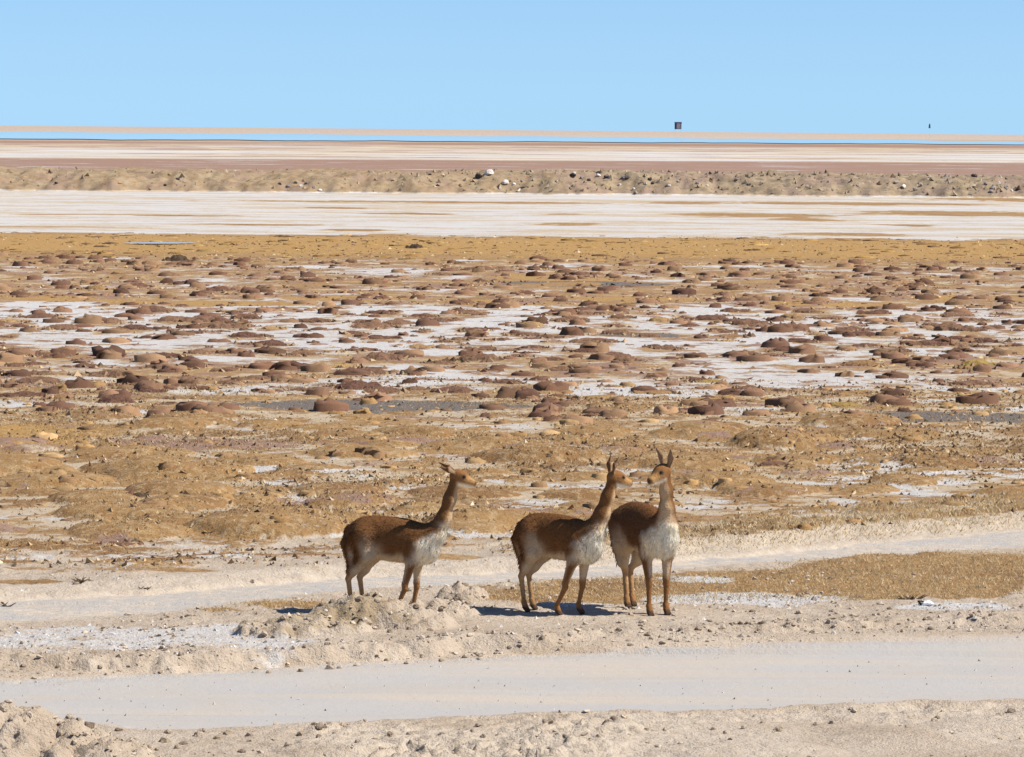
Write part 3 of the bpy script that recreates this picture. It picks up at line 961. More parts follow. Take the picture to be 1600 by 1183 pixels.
for (x, y, s_, k) in [(1400, 288, 8, 'g'), (1412, 294, 9, 'p'), (1430, 297, 8, 'g'), (1440, 291, 7, 'g'), (1522, 276, 10, 'd'), (1540, 290, 8, 'g'), (1552, 296, 9, 'g'), (1560, 288, 8, 'p'), (1572, 297, 9, 'g'),
                      (1548, 302, 8, 'g'), (1580, 300, 7, 'p'), (1340, 292, 7, 'g')]:
    rock(x, y, s_, k, 'grey rock in the rubble at the right end of the embankment', 'rubble on the right end of the embankment')
for (x, y, s_, k) in [(437, 289, 7, 'd'), (450, 293, 8, 'g'), (470, 292, 7, 'p'), (462, 288, 6, 'd'), (478, 288, 6, 'd'), (500, 300, 7, 'p'), (278, 282, 7, 'd'), (258, 291, 7, 'd'), (88, 287, 7, 'd'), (490, 295, 7, 'g')]:
    rock(x, y, s_, k, 'small rock on the left part of the far embankment', 'rocks on the left of the embankment')


ys = 304 + 12 * rng.random(3000) ** 1.2
xs = (rng.random(3000) * 2 - 1) * 1.2 * half_width(ys)
kk = (sample(emb, xs, ys) > .15) & (rng.random(3000) < .18 + .6 * sstep(-18, 4, xs))
xs, ys = xs[kk], ys[kk]
crumbs('embankment_rubble', xs, ys, .10 + .38 * rng.random(len(xs)) ** 2.5, tones_for(len(xs), [(.36, .28, .18), (.30, .22, .14), (.18, .13, .09), (.46, .38, .29), (.33, .24, .165)]),
       'stony rubble on the face of the far embankment', .6)


# hummocks: lobed cushions
def hummock_mesh(name, seed, mat):
    r = np.random.default_rng(seed)
    nl = r.integers(3, 8)
    lob = [(r.normal(0, .15), r.normal(0, .1), .50 + .22 * r.random(), 1.0)]
    for _ in range(nl):
        a, q_ = r.random() * 6.28, .25 + .45 * r.random()
        lob.append((math.cos(a) * q_ * 1.15, math.sin(a) * q_, .20 + .30 * r.random(), .35 + .5 * r.random()))
    rings, seg = 18, 48
    vs = [(0, 0, 0)]
    for i in range(1, rings + 1):
        for j in range(seg):
            a = 2 * math.pi * (j + .5 * (i % 2)) / seg
            rr = (i / rings) ** .85
            vs.append((rr * math.cos(a), rr * math.sin(a), 0))
    q = np.array(vs)
    w1, w2 = fbm(q[:, 0] + 3 * seed, q[:, 1], 2.2, 3), fbm(q[:, 0], q[:, 1] + 5 * seed, 2.2, 3)
    ux, uy = q[:, 0] + .22 * w1, q[:, 1] + .22 * w2
    h = np.full(len(q), -.12)
    for (cx, cy, rad, hh) in lob:
        d2 = ((ux - cx) ** 2 + (uy - cy) ** 2) / rad ** 2
        h = np.maximum(h, hh * np.clip(1 - d2, 0, 1) ** .38 - .12 * (d2 > 1))
    up = h > 0
    h = h * np.where(up, 1 + .18 * w1, 1) + np.where(up, .34, .05) * fbm(q[:, 0], q[:, 1] + seed, 5.0, 4, .72)
    h[(rings - 1) * seg + 1:] = -1.2
    q[:, 2] = h
    fs_ = [(0, 1 + j, 1 + (j + 1) % seg) for j in range(seg)]
    f4 = []
    for i in range(rings - 1):
        for j in range(seg):
            a, b = 1 + i * seg + j, 1 + i * seg + (j + 1) % seg
            f4 += [(a, a + seg, b), (b, a + seg, b + seg)]
    me = mesh_from(name, q, np.array(fs_ + f4))
    me.materials.append(mat)
    return me


HUM = {'r': [hummock_mesh('hummock', k, M_HUM) for k in range(22)], 't': [hummock_mesh('hummock', 40 + k, M_HUM_TAN) for k in range(7)],
       'o': [hummock_mesh('hummock', 60 + k, M_HUM_OLIVE) for k in range(4)], 'd': [hummock_mesh('hummock', 80 + k, M_HUM_DARK) for k in range(4)]}
placed = []


def hummock(x, y, wpx, k='r', label=None, group=None, hf=None, name='hummock'):
    p = at(x, y)
    s = wpx / (FPX / p[1])
    p[1] += s * .3
    o = link(name, HUM[k][rng.integers(len(HUM[k]))])
    hh = s * (hf if hf else .17 + .10 * rng.random()) * min(1.0, (1.1 / s) ** .35)
    o.location = (p[0], p[1], float(gz(p[0], p[1])[0]) - .015)
    o.scale = (s * .60, s * (.40 + .22 * rng.random()), hh * .64)
    o.rotation_euler = (0, 0, rng.choice([0, math.pi]) + rng.normal(0, .35))
    placed.append((x, y, wpx))
    if group:
        many.append((o, x, y, wpx, group))
    return tag(o, label, 'hummock', group)


many = []
SPECIAL = [
    (276, 408, 36, 'd', 'nearly black hummock at the left edge of the far cushion belt', .45),
    (648, 388, 28, 'd', 'small black hummock standing in the far golden grass strip', .4),
    (1215, 729, 58, 'r', 'lone purple brown hummock on the tan turf right of the animals', .20),
    (226, 529, 26, 'r', 'small round hummock alone on the long white salt flat', .35),
    (290, 522, 46, 'r', 'small flat hummock alone on the salt flat, right of the round one', .16),
    (1541, 572, 62, 'o', 'yellowish olive hummock near the right edge behind tan turf', .22),
    (870, 446, 190, 't', 'very long low golden brown mound in the far cushion belt', .05),
    (215, 786, 30, 'd', 'dark tufted hummock on the turf left of the leftmost vicuna', .34),
    (115, 774, 36, 'd', 'dark hummock left of another dark one on the left turf', .26),
    (185, 852, 66, 'r', 'flat purple brown hummock just behind the left track', .10),
    (552, 608, 75, 'r', 'large dark rounded hummock above the dark gravel strip', .27),
    (606, 613, 66, 'r', 'broad hummock touching the gravel strip, right of a larger one', .22),
    (176, 630, 58, 'r', 'bulky dark hummock at the front left of the cushion belt', .34),
    (1135, 527, 75, 't', 'flat tan hummock on the salt pan right of the middle', .10),
    (58, 497, 66, 'r', 'broad smooth hummock at the far left rim of the salt flat', .16),
    (1500, 517, 66, 'r', 'tall hummock on the salt pan near the right edge', .32),
    (1078, 772, 22, 'd', 'little dark hummock just right of the rightmost vicuna', .40),
]
for (x, y, w_, k, lab, hf) in SPECIAL:
    hummock(x, y, w_, k, lab, None, hf)
TAN = '''450,472,120 600,435,110o 1090,470,130 1060,510,150o 600,495,150 120,470,120 270,490,150 320,450,90 1450,395,110 960,540,110o'''


def zone_label(x, y):
    """where in the belt, told by the rows of the belt and by the animals standing before it"""
    row = 'in the far rows of the belt' if y < 470 else 'on the far side of the salt flats' if y < 512 else 'on the near side of the salt flats' if y < 560 else 'in the front rows of the belt'
    col = ('near the left edge' if x < 180 else 'left of the leftmost vicuna' if x < 530 else 'above the leftmost vicuna' if x < 760 else
           'above the middle vicuna' if x < 965 else 'above the rightmost vicuna' if x < 1080 else 'right of the rightmost vicuna' if x < 1400 else 'near the right edge')
    return None, row + ', ' + col


for txt, ox in ((LEFT, 0), (RIGHT, 800)):
    for t in txt.split():
        a, b, c_ = map(float, t.split(','))
        x, y = ox + a / 2, 380 + b / 2
        hummock(x, y, c_ / 2, 'r' if rng.random() < .9 else 't', *zone_label(x, y))
for t in TAN.split():
    k = 'o' if t.endswith('o') else 't'
    a, b, c_ = map(float, t.rstrip('o').split(','))
    hummock(800 + a / 2, 380 + b / 2, c_ / 2, k, None, 'on the turf in front of the belt, right of the middle', .13)
# fill the gaps of the belt with further single hummocks
cnt, tries = 0, 0
while cnt < 95 and tries < 6000:
    tries += 1
    y = 402 + 210 * rng.random() ** .9
    x = -20 + 1640 * rng.random()
    if rng.random() < .7:      # most grow against a neighbour
        a_, b_, c_ = placed[rng.integers(len(placed))]
        x, y = a_ + rng.choice([-1, 1]) * c_ * (.45 + .35 * rng.random()), b_ + rng.normal(0, 4)
        if not 402 < y < 625:
            continue
    s_ = (9 + 30 * rng.random() ** 1.8) * (y - 200) / 300
    p = at(x, y)
    if sample(grav, p[0], p[1])[0] > .3 or (488 < y < 548 and sample(salt, p[0], p[1])[0] > .8 and rng.random() < .93):
        continue
    if y > 560 and x > 850 and rng.random() < .7:
        continue
    if any(abs(x - a) < (s_ + c_) * .26 and abs(y - b) < 5 for a, b, c_ in placed):
        continue
    hummock(x, y, s_, 'r' if rng.random() < .75 else 't', *zone_label(x, y), hf=.11 + .07 * rng.random() if y < 475 else .14 + .08 * rng.random())
    cnt += 1


def single_out(items, noun, cat):
    """labels for look-alikes: the widest, narrowest and outermost of each place get their own"""
    groups = {}
    for it in items:
        groups.setdefault(it[4], []).append(it)
    for g, its in groups.items():
        left = list(its)
        words = []
        if len(its) == 1:
            words = [(its[0], 'only')]
        else:
            for wd_, key in (('widest', lambda t: -t[3]), ('leftmost', lambda t: t[1]), ('rightmost', lambda t: -t[1]), ('farthest', lambda t: t[2]), ('nearest', lambda t: -t[2]),
                             ('smallest', lambda t: t[3])):
                if left:
                    b_ = min(its, key=key)
                    if b_ in left:
                        left.remove(b_)
                        words.append((b_, wd_))
        for it, wd_ in words:
            it[0]['label'] = f'{wd_} {noun} {g}'
        for it in left:
            it[0]['label'] = f'{noun} {g}' if words[0][1] == 'only' else f'middling {noun} {g}'
        for it in its:
            it[0]['group'] = (noun + 's ' + g)


single_out(many, 'brown hummock', 'hummock')
# crumbly skirts at the feet of the hummocks
cx_, cy_, cs_, ct_ = [], [], [], []
for (hx_, hy_, hw_) in placed:
    q = at(hx_, hy_)
    s_ = hw_ / (FPX / q[1])
    m_ = int(10 + 26 * min(s_, 1.5))
    a = rng.random(m_) * 6.28
    rr = s_ * (.42 + .28 * rng.random(m_))
    cx_.append(q[0] + rr * np.cos(a))
    cy_.append(q[1] + s_ * .3 + rr * .7 * np.sin(a))
    cs_.append((.05 + .16 * rng.random(m_) ** 2) * min(1.3, .6 + s_ * .5))
cx_, cy_, cs_ = map(np.concatenate, (cx_, cy_, cs_))
crumbs('hummock_crumbs', cx_, cy_, cs_, tones_for(len(cx_), [(.17, .09, .06), (.26, .16, .09), (.42, .30, .17), (.12, .075, .05), (.34, .22, .12)]), 'crumbs of turf at the feet of the hummocks', .40)


# the many more cushions beyond and between, one mass
def hummock_mass(name, n, y0, y1, s0, s1, cols, label, wgt, hf=.17):
    xs, ys = rand_in(n, y0, y1, wgt, 1.2)
    n = len(xs)
    rings, seg = 4, 9
    base = [(0, 0, 1.0)]
    for i in range(1, rings + 1):
        for j in range(seg):
            a = 2 * math.pi * (j + .5 * (i % 2)) / seg
            rr = i / rings
            base.append((rr * math.cos(a), rr * math.sin(a), (max(0, 1 - rr * rr) ** .45) if i < rings else -1.6))
    fs_ = [(0, 1 + j, 1 + (j + 1) % seg) for j in range(seg)]
    for i in range(rings - 1):
        for j in range(seg):
            a, b = 1 + i * seg + j, 1 + i * seg + (j + 1) % seg
            fs_ += [(a, a + seg, b), (b, a + seg, b + seg)]
    base, fs_ = np.array(base), np.array(fs_)
    k = len(base)
    s = s0 + (s1 - s0) * rng.random(n) ** 2.2
    P = np.repeat(base[None], n, 0)
    P[..., :2] *= 1 + .22 * rng.normal(size=(n, k, 1))
    P[..., 2] *= 1 + .22 * rng.normal(size=(n, k))
    P *= np.stack([s * .5, s * (.3 + .25 * rng.random(n)), s * hf * (.6 + .8 * rng.random(n))], -1)[:, None, :]
    P += np.stack([xs, ys, gz(xs, ys) - .01], -1)[:, None, :]
    F = (fs_[None] + (np.arange(n) * k)[:, None, None]).reshape(-1, 3)
    me = mesh_from(name, P.reshape(-1, 3), F)
    set_col(me, 'tone', np.repeat(tones_for(n, cols, .16), k, 0))
    return tag(link(name, me, M_SCATTER), label, None, None, 'stuff')


hummock_mass('far_cushions', 8200, 66, 150, .12, .8, [(.19, .10, .06), (.24, .135, .08), (.30, .18, .10), (.16, .085, .055)],
             'countless small reddish cushions between and beyond the hummocks', np.clip(1.0 - .97 * salt, 0.02, 1) * sstep(-.05, .2, n_mid + .4 * n_low) * (1 - grav))
hummock_mass('golden_cushions', 700, 148, 184, .2, .9, [(.38, .225, .07), (.42, .27, .10), (.31, .175, .055), (.20,.12,.06)], 'low golden cushions in the far grass strip', 1 - .9 * salt, .07)
hummock_mass('turf_cushions', 600, 46, 76, .10, .42, [(.36, .215, .09), (.42, .27, .13), (.30, .18, .09)], 'small tan cushions all over the turf', turf_bg * np.clip(1.05 - salt, 0, 1), .16)


# dry grass as real blades
def grass(name, n, y0, y1, wgt, h0, h1, cols, label, wid=.012, lean=.5):
    xs, ys = rand_in(n, y0, y1, wgt)
    n = len(xs)
    hgt = h0 + (h1 - h0) * rng.random(n) ** 1.5
    a = rng.random(n) * 6.28
    ww = wid * (.6 + .8 * rng.random(n))
    base = np.stack([xs, ys, gz(xs, ys) - .005], -1)
    side = np.stack([np.cos(a), np.sin(a), 0 * a], -1) * ww[:, None] * .5
    la = rng.random(n) * 6.28
    tip = base + np.stack([np.cos(la) * lean * hgt, np.sin(la) * lean * hgt, hgt], -1)
    P = np.stack([base - side, base + side, tip], 1).reshape(-1, 3)
    me = mesh_from(name, P, np.arange(3 * n).reshape(-1, 3), False)
    set_col(me, 'tone', np.repeat(tones_for(n, cols, .2), 3, 0))
    return tag(link(name, me, M_GRASS), label, None, None, 'stuff')


TURFC = [(.40, .26, .12), (.48, .34, .175), (.30, .18, .08), (.58, .46, .29)]
grass('verge_grass', 130000, 38.5, 48, np.clip(verge_turf + 0, 0, 1) * (1 - on_track), .02, .05, [(.50, .36, .18), (.58, .44, .25), (.42, .29, .135), (.64, .52, .33)], 'short golden grass on the verge between road and track', .010, .9)
grass('bank_grass', 200000, 43, 58, np.clip(bank_r * sstep(.05, .6, d_tf) * (1 - sstep(.3, 2.0, d_cr)), 0, 1), .03, .065, [(.66, .53, .32), (.56, .40, .19), (.48, .32, .13), (.70, .60, .42)],
      'pale dry grass on the bank beyond the track', .012, .8)
grass('turf_grass', 210000, 45, 76, turf_bg * np.clip(1.05 - 1.1 * salt, 0, 1) * np.clip(.35 + 1.5 * n_low + n_mid * .6, .05, 1), .018, .05, TURFC, 'short tan turf beyond the track', .016, 1.0)

# ------------------------------------------------------------------ vicunas
M_COAT = vcol_material('vicuna_coat', .85, 0, 'tone', .22)
M_FUR = vcol_material('vicuna_fur', .8, .5)
M_EYE, _nt, _b = new_mat('wet_black_eye')
_b.inputs['Base Color'].default_value = (.008, .006, .005, 1)
_b.inputs['Roughness'].default_value = .12


def surface_nets(F, org, h):
    """closed surface where F changes sign"""
    S = F < 0
    n0, n1, n2 = F.shape
    cnt = np.zeros((n0 - 1, n1 - 1, n2 - 1), np.int8)
    for a in (0, 1):
        for b in (0, 1):
            for c in (0, 1):
                cnt += S[a:n0 - 1 + a, b:n1 - 1 + b, c:n2 - 1 + c]
    act = np.argwhere((cnt > 0) & (cnt < 8))
    vid = np.full(cnt.shape, -1, np.int64)
    vid[tuple(act.T)] = np.arange(len(act))
    acc, num = np.zeros((len(act), 3)), np.zeros(len(act))
    cor = [(a, b, c) for a in (0, 1) for b in (0, 1) for c in (0, 1)]
    for i, p in enumerate(cor):
        for q in cor[i + 1:]:
            if sum(abs(p[k] - q[k]) for k in range(3)) != 1:
                continue
            fp, fq = F[tuple((act + p).T)], F[tuple((act + q).T)]
            m = (fp < 0) != (fq < 0)
            t = fp[m] / (fp[m] - fq[m])
            acc[m] += np.array(p) + t[:, None] * (np.array(q) - np.array(p))
            num[m] += 1
    P = org + h * (act + acc / num[:, None])
    quads = []
    for ax in range(3):
        e = [0, 0, 0]
        e[ax] = 1
        sl0 = tuple(slice(0, -1) if k == ax else slice(1, -1) for k in range(3))
        sl1 = tuple(slice(1, None) if k == ax else slice(1, -1) for k in range(3))
        A, B = S[sl0], S[sl1]
        ij = np.argwhere(A != B)
        flip = A[tuple(ij.T)]
        ij = ij + np.array([0 if k == ax else 1 for k in range(3)])
        u, v_ = [(1, 2), (2, 0), (0, 1)][ax]
        eu, ev_ = np.eye(3, dtype=int)[u], np.eye(3, dtype=int)[v_]
        q = np.stack([vid[tuple((ij - eu - ev_).T)], vid[tuple((ij - ev_).T)], vid[tuple(ij.T)], vid[tuple((ij - eu).T)]], -1)
        q[~flip] = q[~flip][:, ::-1]
        quads.append(q)
    return P, np.concatenate(quads)


def rot3(yaw, pitch=0.0, roll=0.0):
    return np.array(Matrix.Rotation(yaw, 3, 'Z') @ Matrix.Rotation(-pitch, 3, 'Y') @ Matrix.Rotation(roll, 3, 'X'))


BROWN, CREAM, WHITE = np.array([.165, .072, .024]), np.array([.58, .45, .30]), np.array([.90, .80, .62])
ORANGE, DARK, TANF = np.array([.25, .115, .040]), np.array([.055, .032, .018]), np.array([.44, .24, .09])


def vicuna(label, loc, yaw, neck, head_yaw, head_pitch, ears, feet, scale=1.0, seed=0):
    knees = None
    """yaw: heading on the ground; neck: list of (x, y, z, r) in body axes; feet: four (x, y) in body axes"""
    cy, sy = math.cos(yaw), math.sin(yaw)
    gx, gy = loc

    def gnd(x, y):
        x, y = x * scale, y * scale
        return float(gz(gx + x * cy - y * sy, gy + x * sy + y * cy)[0])
    z0 = np.mean([gnd(*f_) for f_ in feet])
    prims = []     # (kind, part, data, k)

    def ell(part, c, r, k=.05, R=None):
        prims.append(('e', part, (np.array(c, float), np.array(r, float), R), k))

    def cone(part, a, b, ra, rb, k=.04, fa=None, fs_=1.0):
        prims.append(('c', part, (np.array(a, float), np.array(b, float), ra, rb, fa, fs_), k))
    # trunk: deep chest, tucked belly, rounded croup
    ell('torso', (.035, 0, .705), (.345, .160, .200), .06)
    ell('torso', (.24, 0, .685), (.210, .142, .190), .08)
    ell('torso', (-.225, 0, .745), (.216, .155, .180), .08)
    ell('torso', (-.06, 0, .785), (.32, .113, .135), .08)
    ell('torso', (.35, 0, .675), (.115, .105, .165), .08)
    # tail
    cone('tail', (-.42, 0, .80), (-.468, 0, .66), .045, .04, .03)
    cone('tail', (-.468, 0, .66), (-.458, 0, .54), .04, .018, .03)
    # neck
    for i in range(len(neck) - 1):
        a, b = neck[i], neck[i + 1]
        cone('neck', a[:3], b[:3], a[3], b[3], .06)
    # head
    hp = np.array(neck[-1][:3])
    Rh = rot3(head_yaw, head_pitch)

    def H(p):
        return hp + Rh @ np.array(p)
    ell('skull', H((.030, 0, .030)), (.088, .060, .062), .03, Rh)
    ell('cheek', H((.065, 0, -.012)), (.070, .047, .052), .03, Rh)
    cone('muzzle', H((.080, 0, .004)), H((.158, 0, -.020)), .050, .038, .03)
    ell('nose', H((.180, 0, -.020)), (.022, .030, .027), .015, Rh)
    cone('chin', H((.10, 0, -.045)), H((.160, 0, -.050)), .028, .021, .02)
    for s in (-1, 1):
        eb, em, et = ears[0 if s > 0 else 1]
        fa = Rh @ np.array([1.0, .25 * s, .25])
        fa /= np.linalg.norm(fa)
        em, et = np.array(eb) + 1.15 * (np.array(em) - np.array(eb)), np.array(eb) + 1.22 * (np.array(et) - np.array(eb))
        cone('ear', H(eb), H(em), .022, .032, .012, fa, 2.2)
        cone('ear', H(em), H(et), .032, .007, .012, fa, 2.2)
    # legs
    for i, (fx, fy_) in enumerate(feet):
        s = 1 if fy_ > 0 else -1
        fz = (gnd(fx, fy_) - z0) / scale
        lp = 'fleg' if i < 2 else 'hleg'
        if i < 2:
            kx, ky = (knees[i] if knees and knees[i] else (.235 * .45 + fx * .55, fy_ * .95 + .005 * s))
            cone(lp, (.26, .095 * s, .66), (.23, .102 * s, .53), .085, .062, .05)
            cone(lp, (.23, .102 * s, .53), (kx + .005, ky, .30), .053, .030, .03)
            cone(lp, (kx + .005, ky, .30), (kx + .006, ky, .26), .031, .029, .012)
            cone(lp, (kx + .006, ky, .26), (fx - .008, fy_, .085 + fz), .025, .019, .012)
            cone(lp, (fx - .008, fy_, .085 + fz), (fx + .012, fy_, .045 + fz), .028, .025, .012)
            cone('hoof', (fx + .005, fy_, .045 + fz), (fx + .035, fy_ + .012, .012 + fz), .026, .020, .010)
            cone('hoof', (fx + .005, fy_, .045 + fz), (fx + .035, fy_ - .012, .012 + fz), .026, .020, .010)
        else:
            hx = -.40 * .35 + fx * .65 - .175
            hx = fx - .03 if knees is None or not knees[i] else knees[i][0]
            cone(lp, (-.265, .083 * s, .74), (-.225, .106 * s, .57), .132, .092, .06)
            cone(lp, (-.225, .106 * s, .57), (hx + .035, .10 * s, .41), .086, .046, .04)
            cone(lp, (-.38, .083 * s, .68), (hx + .02, .095 * s, .43), .075, .038, .05)
            cone(lp, (hx + .035, .10 * s, .41), (hx - .012, fy_, .335), .041, .029, .03)
            cone(lp, (hx - .012, fy_, .335), (fx - .008, fy_, .085 + fz), .026, .020, .015)
            cone(lp, (fx - .008, fy_, .085 + fz), (fx + .012, fy_, .045 + fz), .028, .025, .012)
            cone('hoof', (fx + .005, fy_, .045 + fz), (fx + .035, fy_ + .012, .012 + fz), .026, .020, .010)
            cone('hoof', (fx + .005, fy_, .045 + fz), (fx + .035, fy_ - .012, .012 + fz), .026, .020, .010)

    def dist(pr, P):
        kind, part, d, k = pr
        if kind == 'e':
            c, r, R = d
            q = P - c
            if R is not None:
                q = q @ R
            k0 = np.sqrt(((q / r) ** 2).sum(-1))
            k1 = np.sqrt(((q / (r * r)) ** 2).sum(-1)) + 1e-9
            return k0 * (k0 - 1) / k1
        a, b, ra, rb, fa, fs2 = d
        q = P - a
        ba = b - a
        t = np.clip((q @ ba) / (ba @ ba), 0, 1)
        e = q - t[..., None] * ba
        if fa is not None:
            e = e + ((fs2 - 1) * (e @ fa))[..., None] * fa
        return np.sqrt((e ** 2).sum(-1)) - (ra + t * (rb - ra))
    h = .0085
    lo, hi = np.array([-.70, -.36, -.10]), np.array([1.0, .36, 1.75])
    for pr in prims:      # room for a turned neck
        c = pr[2][0]
        lo, hi = np.minimum(lo, c - .3 * (pr[0] == 'c' and pr[1] in ('ear', 'neck', 'muzzle'))), np.maximum(hi, c + .12)
    dims = np.ceil((hi - lo) / h).astype(int)
    Fld = np.full(dims, .5, np.float32)
    ax = [lo[k] + h * np.arange(dims[k]) for k in range(3)]
    for pr in prims:
        kind, part, d, k = pr
        if kind == 'e':
            r = d[1].max() if d[2] is not None else d[1]
            b0, b1 = d[0] - r, d[0] + r
        else:
            b0, b1 = np.minimum(d[0] - d[2], d[1] - d[3]), np.maximum(d[0] + d[2], d[1] + d[3])
        b0, b1 = b0 - .07, b1 + .07
        i0 = np.clip(((b0 - lo) / h).astype(int), 0, dims)
        i1 = np.clip(((b1 - lo) / h).astype(int) + 1, 0, dims)
        G = np.stack(np.meshgrid(*[ax[m][i0[m]:i1[m]] for m in range(3)], indexing='ij'), -1)
        D = dist(pr, G)
        s = tuple(slice(i0[m], i1[m]) for m in range(3))
        o_ = Fld[s]
        hh = np.maximum(k - np.abs(o_ - D), 0) / k
        Fld[s] = np.minimum(o_, D) - hh * hh * k * .25
    P, quads = surface_nets(Fld, lo, h)
    # which part each point belongs to
    best, pid, second = np.full(len(P), 9.0), np.zeros(len(P), int), None
    names = [pr[1] for pr in prims]
    for i, pr in enumerate(prims):
        D = dist(pr, P)
        m = D < best
        best[m], pid[m] = D[m], i
    part = np.array(names, dtype=object)[pid]
    # normals
    N = np.zeros_like(P)
    fn = np.cross(P[quads[:, 2]] - P[quads[:, 0]], P[quads[:, 3]] - P[quads[:, 1]])
    for k in range(4):
        np.add.at(N, quads[:, k], fn)
    N /= np.linalg.norm(N, axis=1, keepdims=True) + 1e-12
    # coat pattern
    r = np.random.default_rng(seed)
    x, y, z = P.T
    nz = fbm(x * 1 + y * .7, z + y * .4, 7, 3, .6, 3.0 + seed)

    def blend(a, b, t):
        t = np.clip(t, 0, 1)[:, None]
        return a * (1 - t) + b * t
    col = np.repeat(BROWN[None], len(P), 0)
    tor = np.isin(part, ['torso', 'tail'])
    belly = sstep(.60, .50, z + .04 * nz - .10 * np.clip(x, 0, .4)) if False else 1 - sstep(.52, .62, z + .05 * nz - .05 * np.clip(-x, 0, .3))
    bib_line = .50 + .62 * np.clip(x - .16, 0, .6)
    bib = sstep(-.085, .10, x - np.interp(z, [.45, .58, .73, .82], [.20, .265, .33, .49]) + .11 * nz) * (1 - sstep(.84, .95, z))
    flank = np.exp(-((x + .13) / .07) ** 2) * (1 - sstep(.60, .74, z)) * .7
    t_col = blend(col, CREAM, np.maximum(belly, flank))
    t_col = blend(t_col, WHITE, bib)
    col[tor] = t_col[tor]
    nk = part == 'neck'
    ntop, nbot = neck[-1][2], neck[0][2]
    tt = np.clip((z - nbot) / (ntop - nbot), 0, 1)
    npts = np.array(neck)
    nc = np.stack([np.interp(z, npts[:, 2], npts[:, k]) for k in range(2)], -1)
    hd = np.array([math.cos(head_yaw), math.sin(head_yaw)])
    fwd = np.array([1.0, 0.0]) * (1 - tt[:, None]) + hd * tt[:, None]
    fr_ = ((P[:, :2] - nc) * fwd).sum(1) / np.interp(z, npts[:, 2], npts[:, 3])
    n_col = blend(col, TANF, sstep(.25, .95, fr_ + .25 * nz))
    n_col = blend(n_col, CREAM, .55 * sstep(.45, 1.0, fr_))
    n_col = blend(n_col, WHITE, bib * (1 - sstep(.84, .98, z)))
    col[nk] = n_col[nk]
    hd_l = (P - hp) @ Rh
    hmask = np.isin(part, ['skull', 'cheek', 'muzzle', 'nose', 'chin'])
    h_col = blend(np.repeat(ORANGE[None], len(P), 0), TANF, sstep(.03, .14, hd_l[:, 0]) * (1 - sstep(.02, .06, hd_l[:, 2])))
    h_col = blend(h_col, WHITE, 1 - sstep(-.052, -.022, hd_l[:, 2] + .12 * (hd_l[:, 0] - .1).clip(-.1, .1)))
    h_col = blend(h_col, DARK, .9 * sstep(.182, .196, hd_l[:, 0]) * (1 - sstep(-.005, .01, hd_l[:, 2])))
    eyed = np.minimum(np.linalg.norm(hd_l - np.array([.085, .052, .030]), axis=1), np.linalg.norm(hd_l - np.array([.085, -.052, .030]), axis=1))
    h_col = blend(h_col, DARK, .9 * (1 - sstep(.016, .030, eyed)))
    col[hmask] = h_col[hmask]
    er = part == 'ear'
    inner = (N @ (Rh @ np.array([1.0, 0, .2]))) > .3
    col[er] = np.where(inner[er][:, None], np.array([.30, .19, .11]), np.array([.15, .07, .03]))
    fl = part == 'fleg'
    f_col = blend(np.repeat(BROWN[None], len(P), 0), WHITE, bib * sstep(.46, .56, z))
    f_col = blend(f_col, CREAM, sstep(.1, -.5, N[:, 0]) if False else .75 * (1 - sstep(-.55, .0, N[:, 0])) * (1 - sstep(.5, .6, z)))
    outw = np.sign(y) * N[:, 1]
    inn = outw < -.25
    f_col = blend(f_col, CREAM, .9 * (1 - sstep(.0, .55, outw)) * sstep(.26, .36, z))
    f_col = blend(f_col, ORANGE, (1 - sstep(.28, .36, z)) * (1 - .5 * sstep(.0, .6, -N[:, 0])))
    col[fl] = f_col[fl]
    hl = part == 'hleg'
    l_col = blend(np.repeat(BROWN[None], len(P), 0), CREAM, .85 * (1 - sstep(.54, .78, z + .10 * nz - .25 * (x + .30))) * sstep(-.55, .35, N[:, 0]))
    l_col = blend(l_col, CREAM, inn * .9)
    l_col = blend(l_col, TANF, (1 - sstep(.30, .42, z)) * .75)
    l_col = blend(l_col, ORANGE, (1 - sstep(.05, .30, z)) * sstep(-.3, .4, N[:, 0]) * .8)
    col[hl] = l_col[hl]
    col[part == 'hoof'] = (.075, .045, .028)
    # soften the borders of the pattern
    ed = np.concatenate([quads[:, [0, 1]], quads[:, [1, 2]], quads[:, [2, 3]], quads[:, [3, 0]]])
    for _ in range(5):
        acc, num = np.zeros_like(col), np.zeros(len(P))
        np.add.at(acc, ed[:, 0], col[ed[:, 1]])
        np.add.at(num, ed[:, 0], 1)
        col = .5 * col + .5 * acc / np.maximum(num, 1)[:, None]
    root = link('vicuna', None)
    root.location = (gx, gy, z0)
    root.rotation_euler = (0, 0, yaw)
    root.scale = (scale,) * 3
    tag(root, label, 'vicuna', 'vicunas standing on the verge')
    me = mesh_from('body', P, quads)
    set_col(me, 'tone', col)
    link('body', me, M_COAT, root)
    for s in (-1, 1):
        ev2, ef = ICO1
        e = link('eye', mesh_from('eye', ev2 * np.array([.017, .012, .014]), ef), M_EYE, root)
        e.location = H((.086, .0485 * s, .030))
        e.rotation_euler = Matrix(Rh.tolist()).to_euler()

    # hair: thin blades rooted in the skin
    area = np.linalg.norm(fn, axis=1)

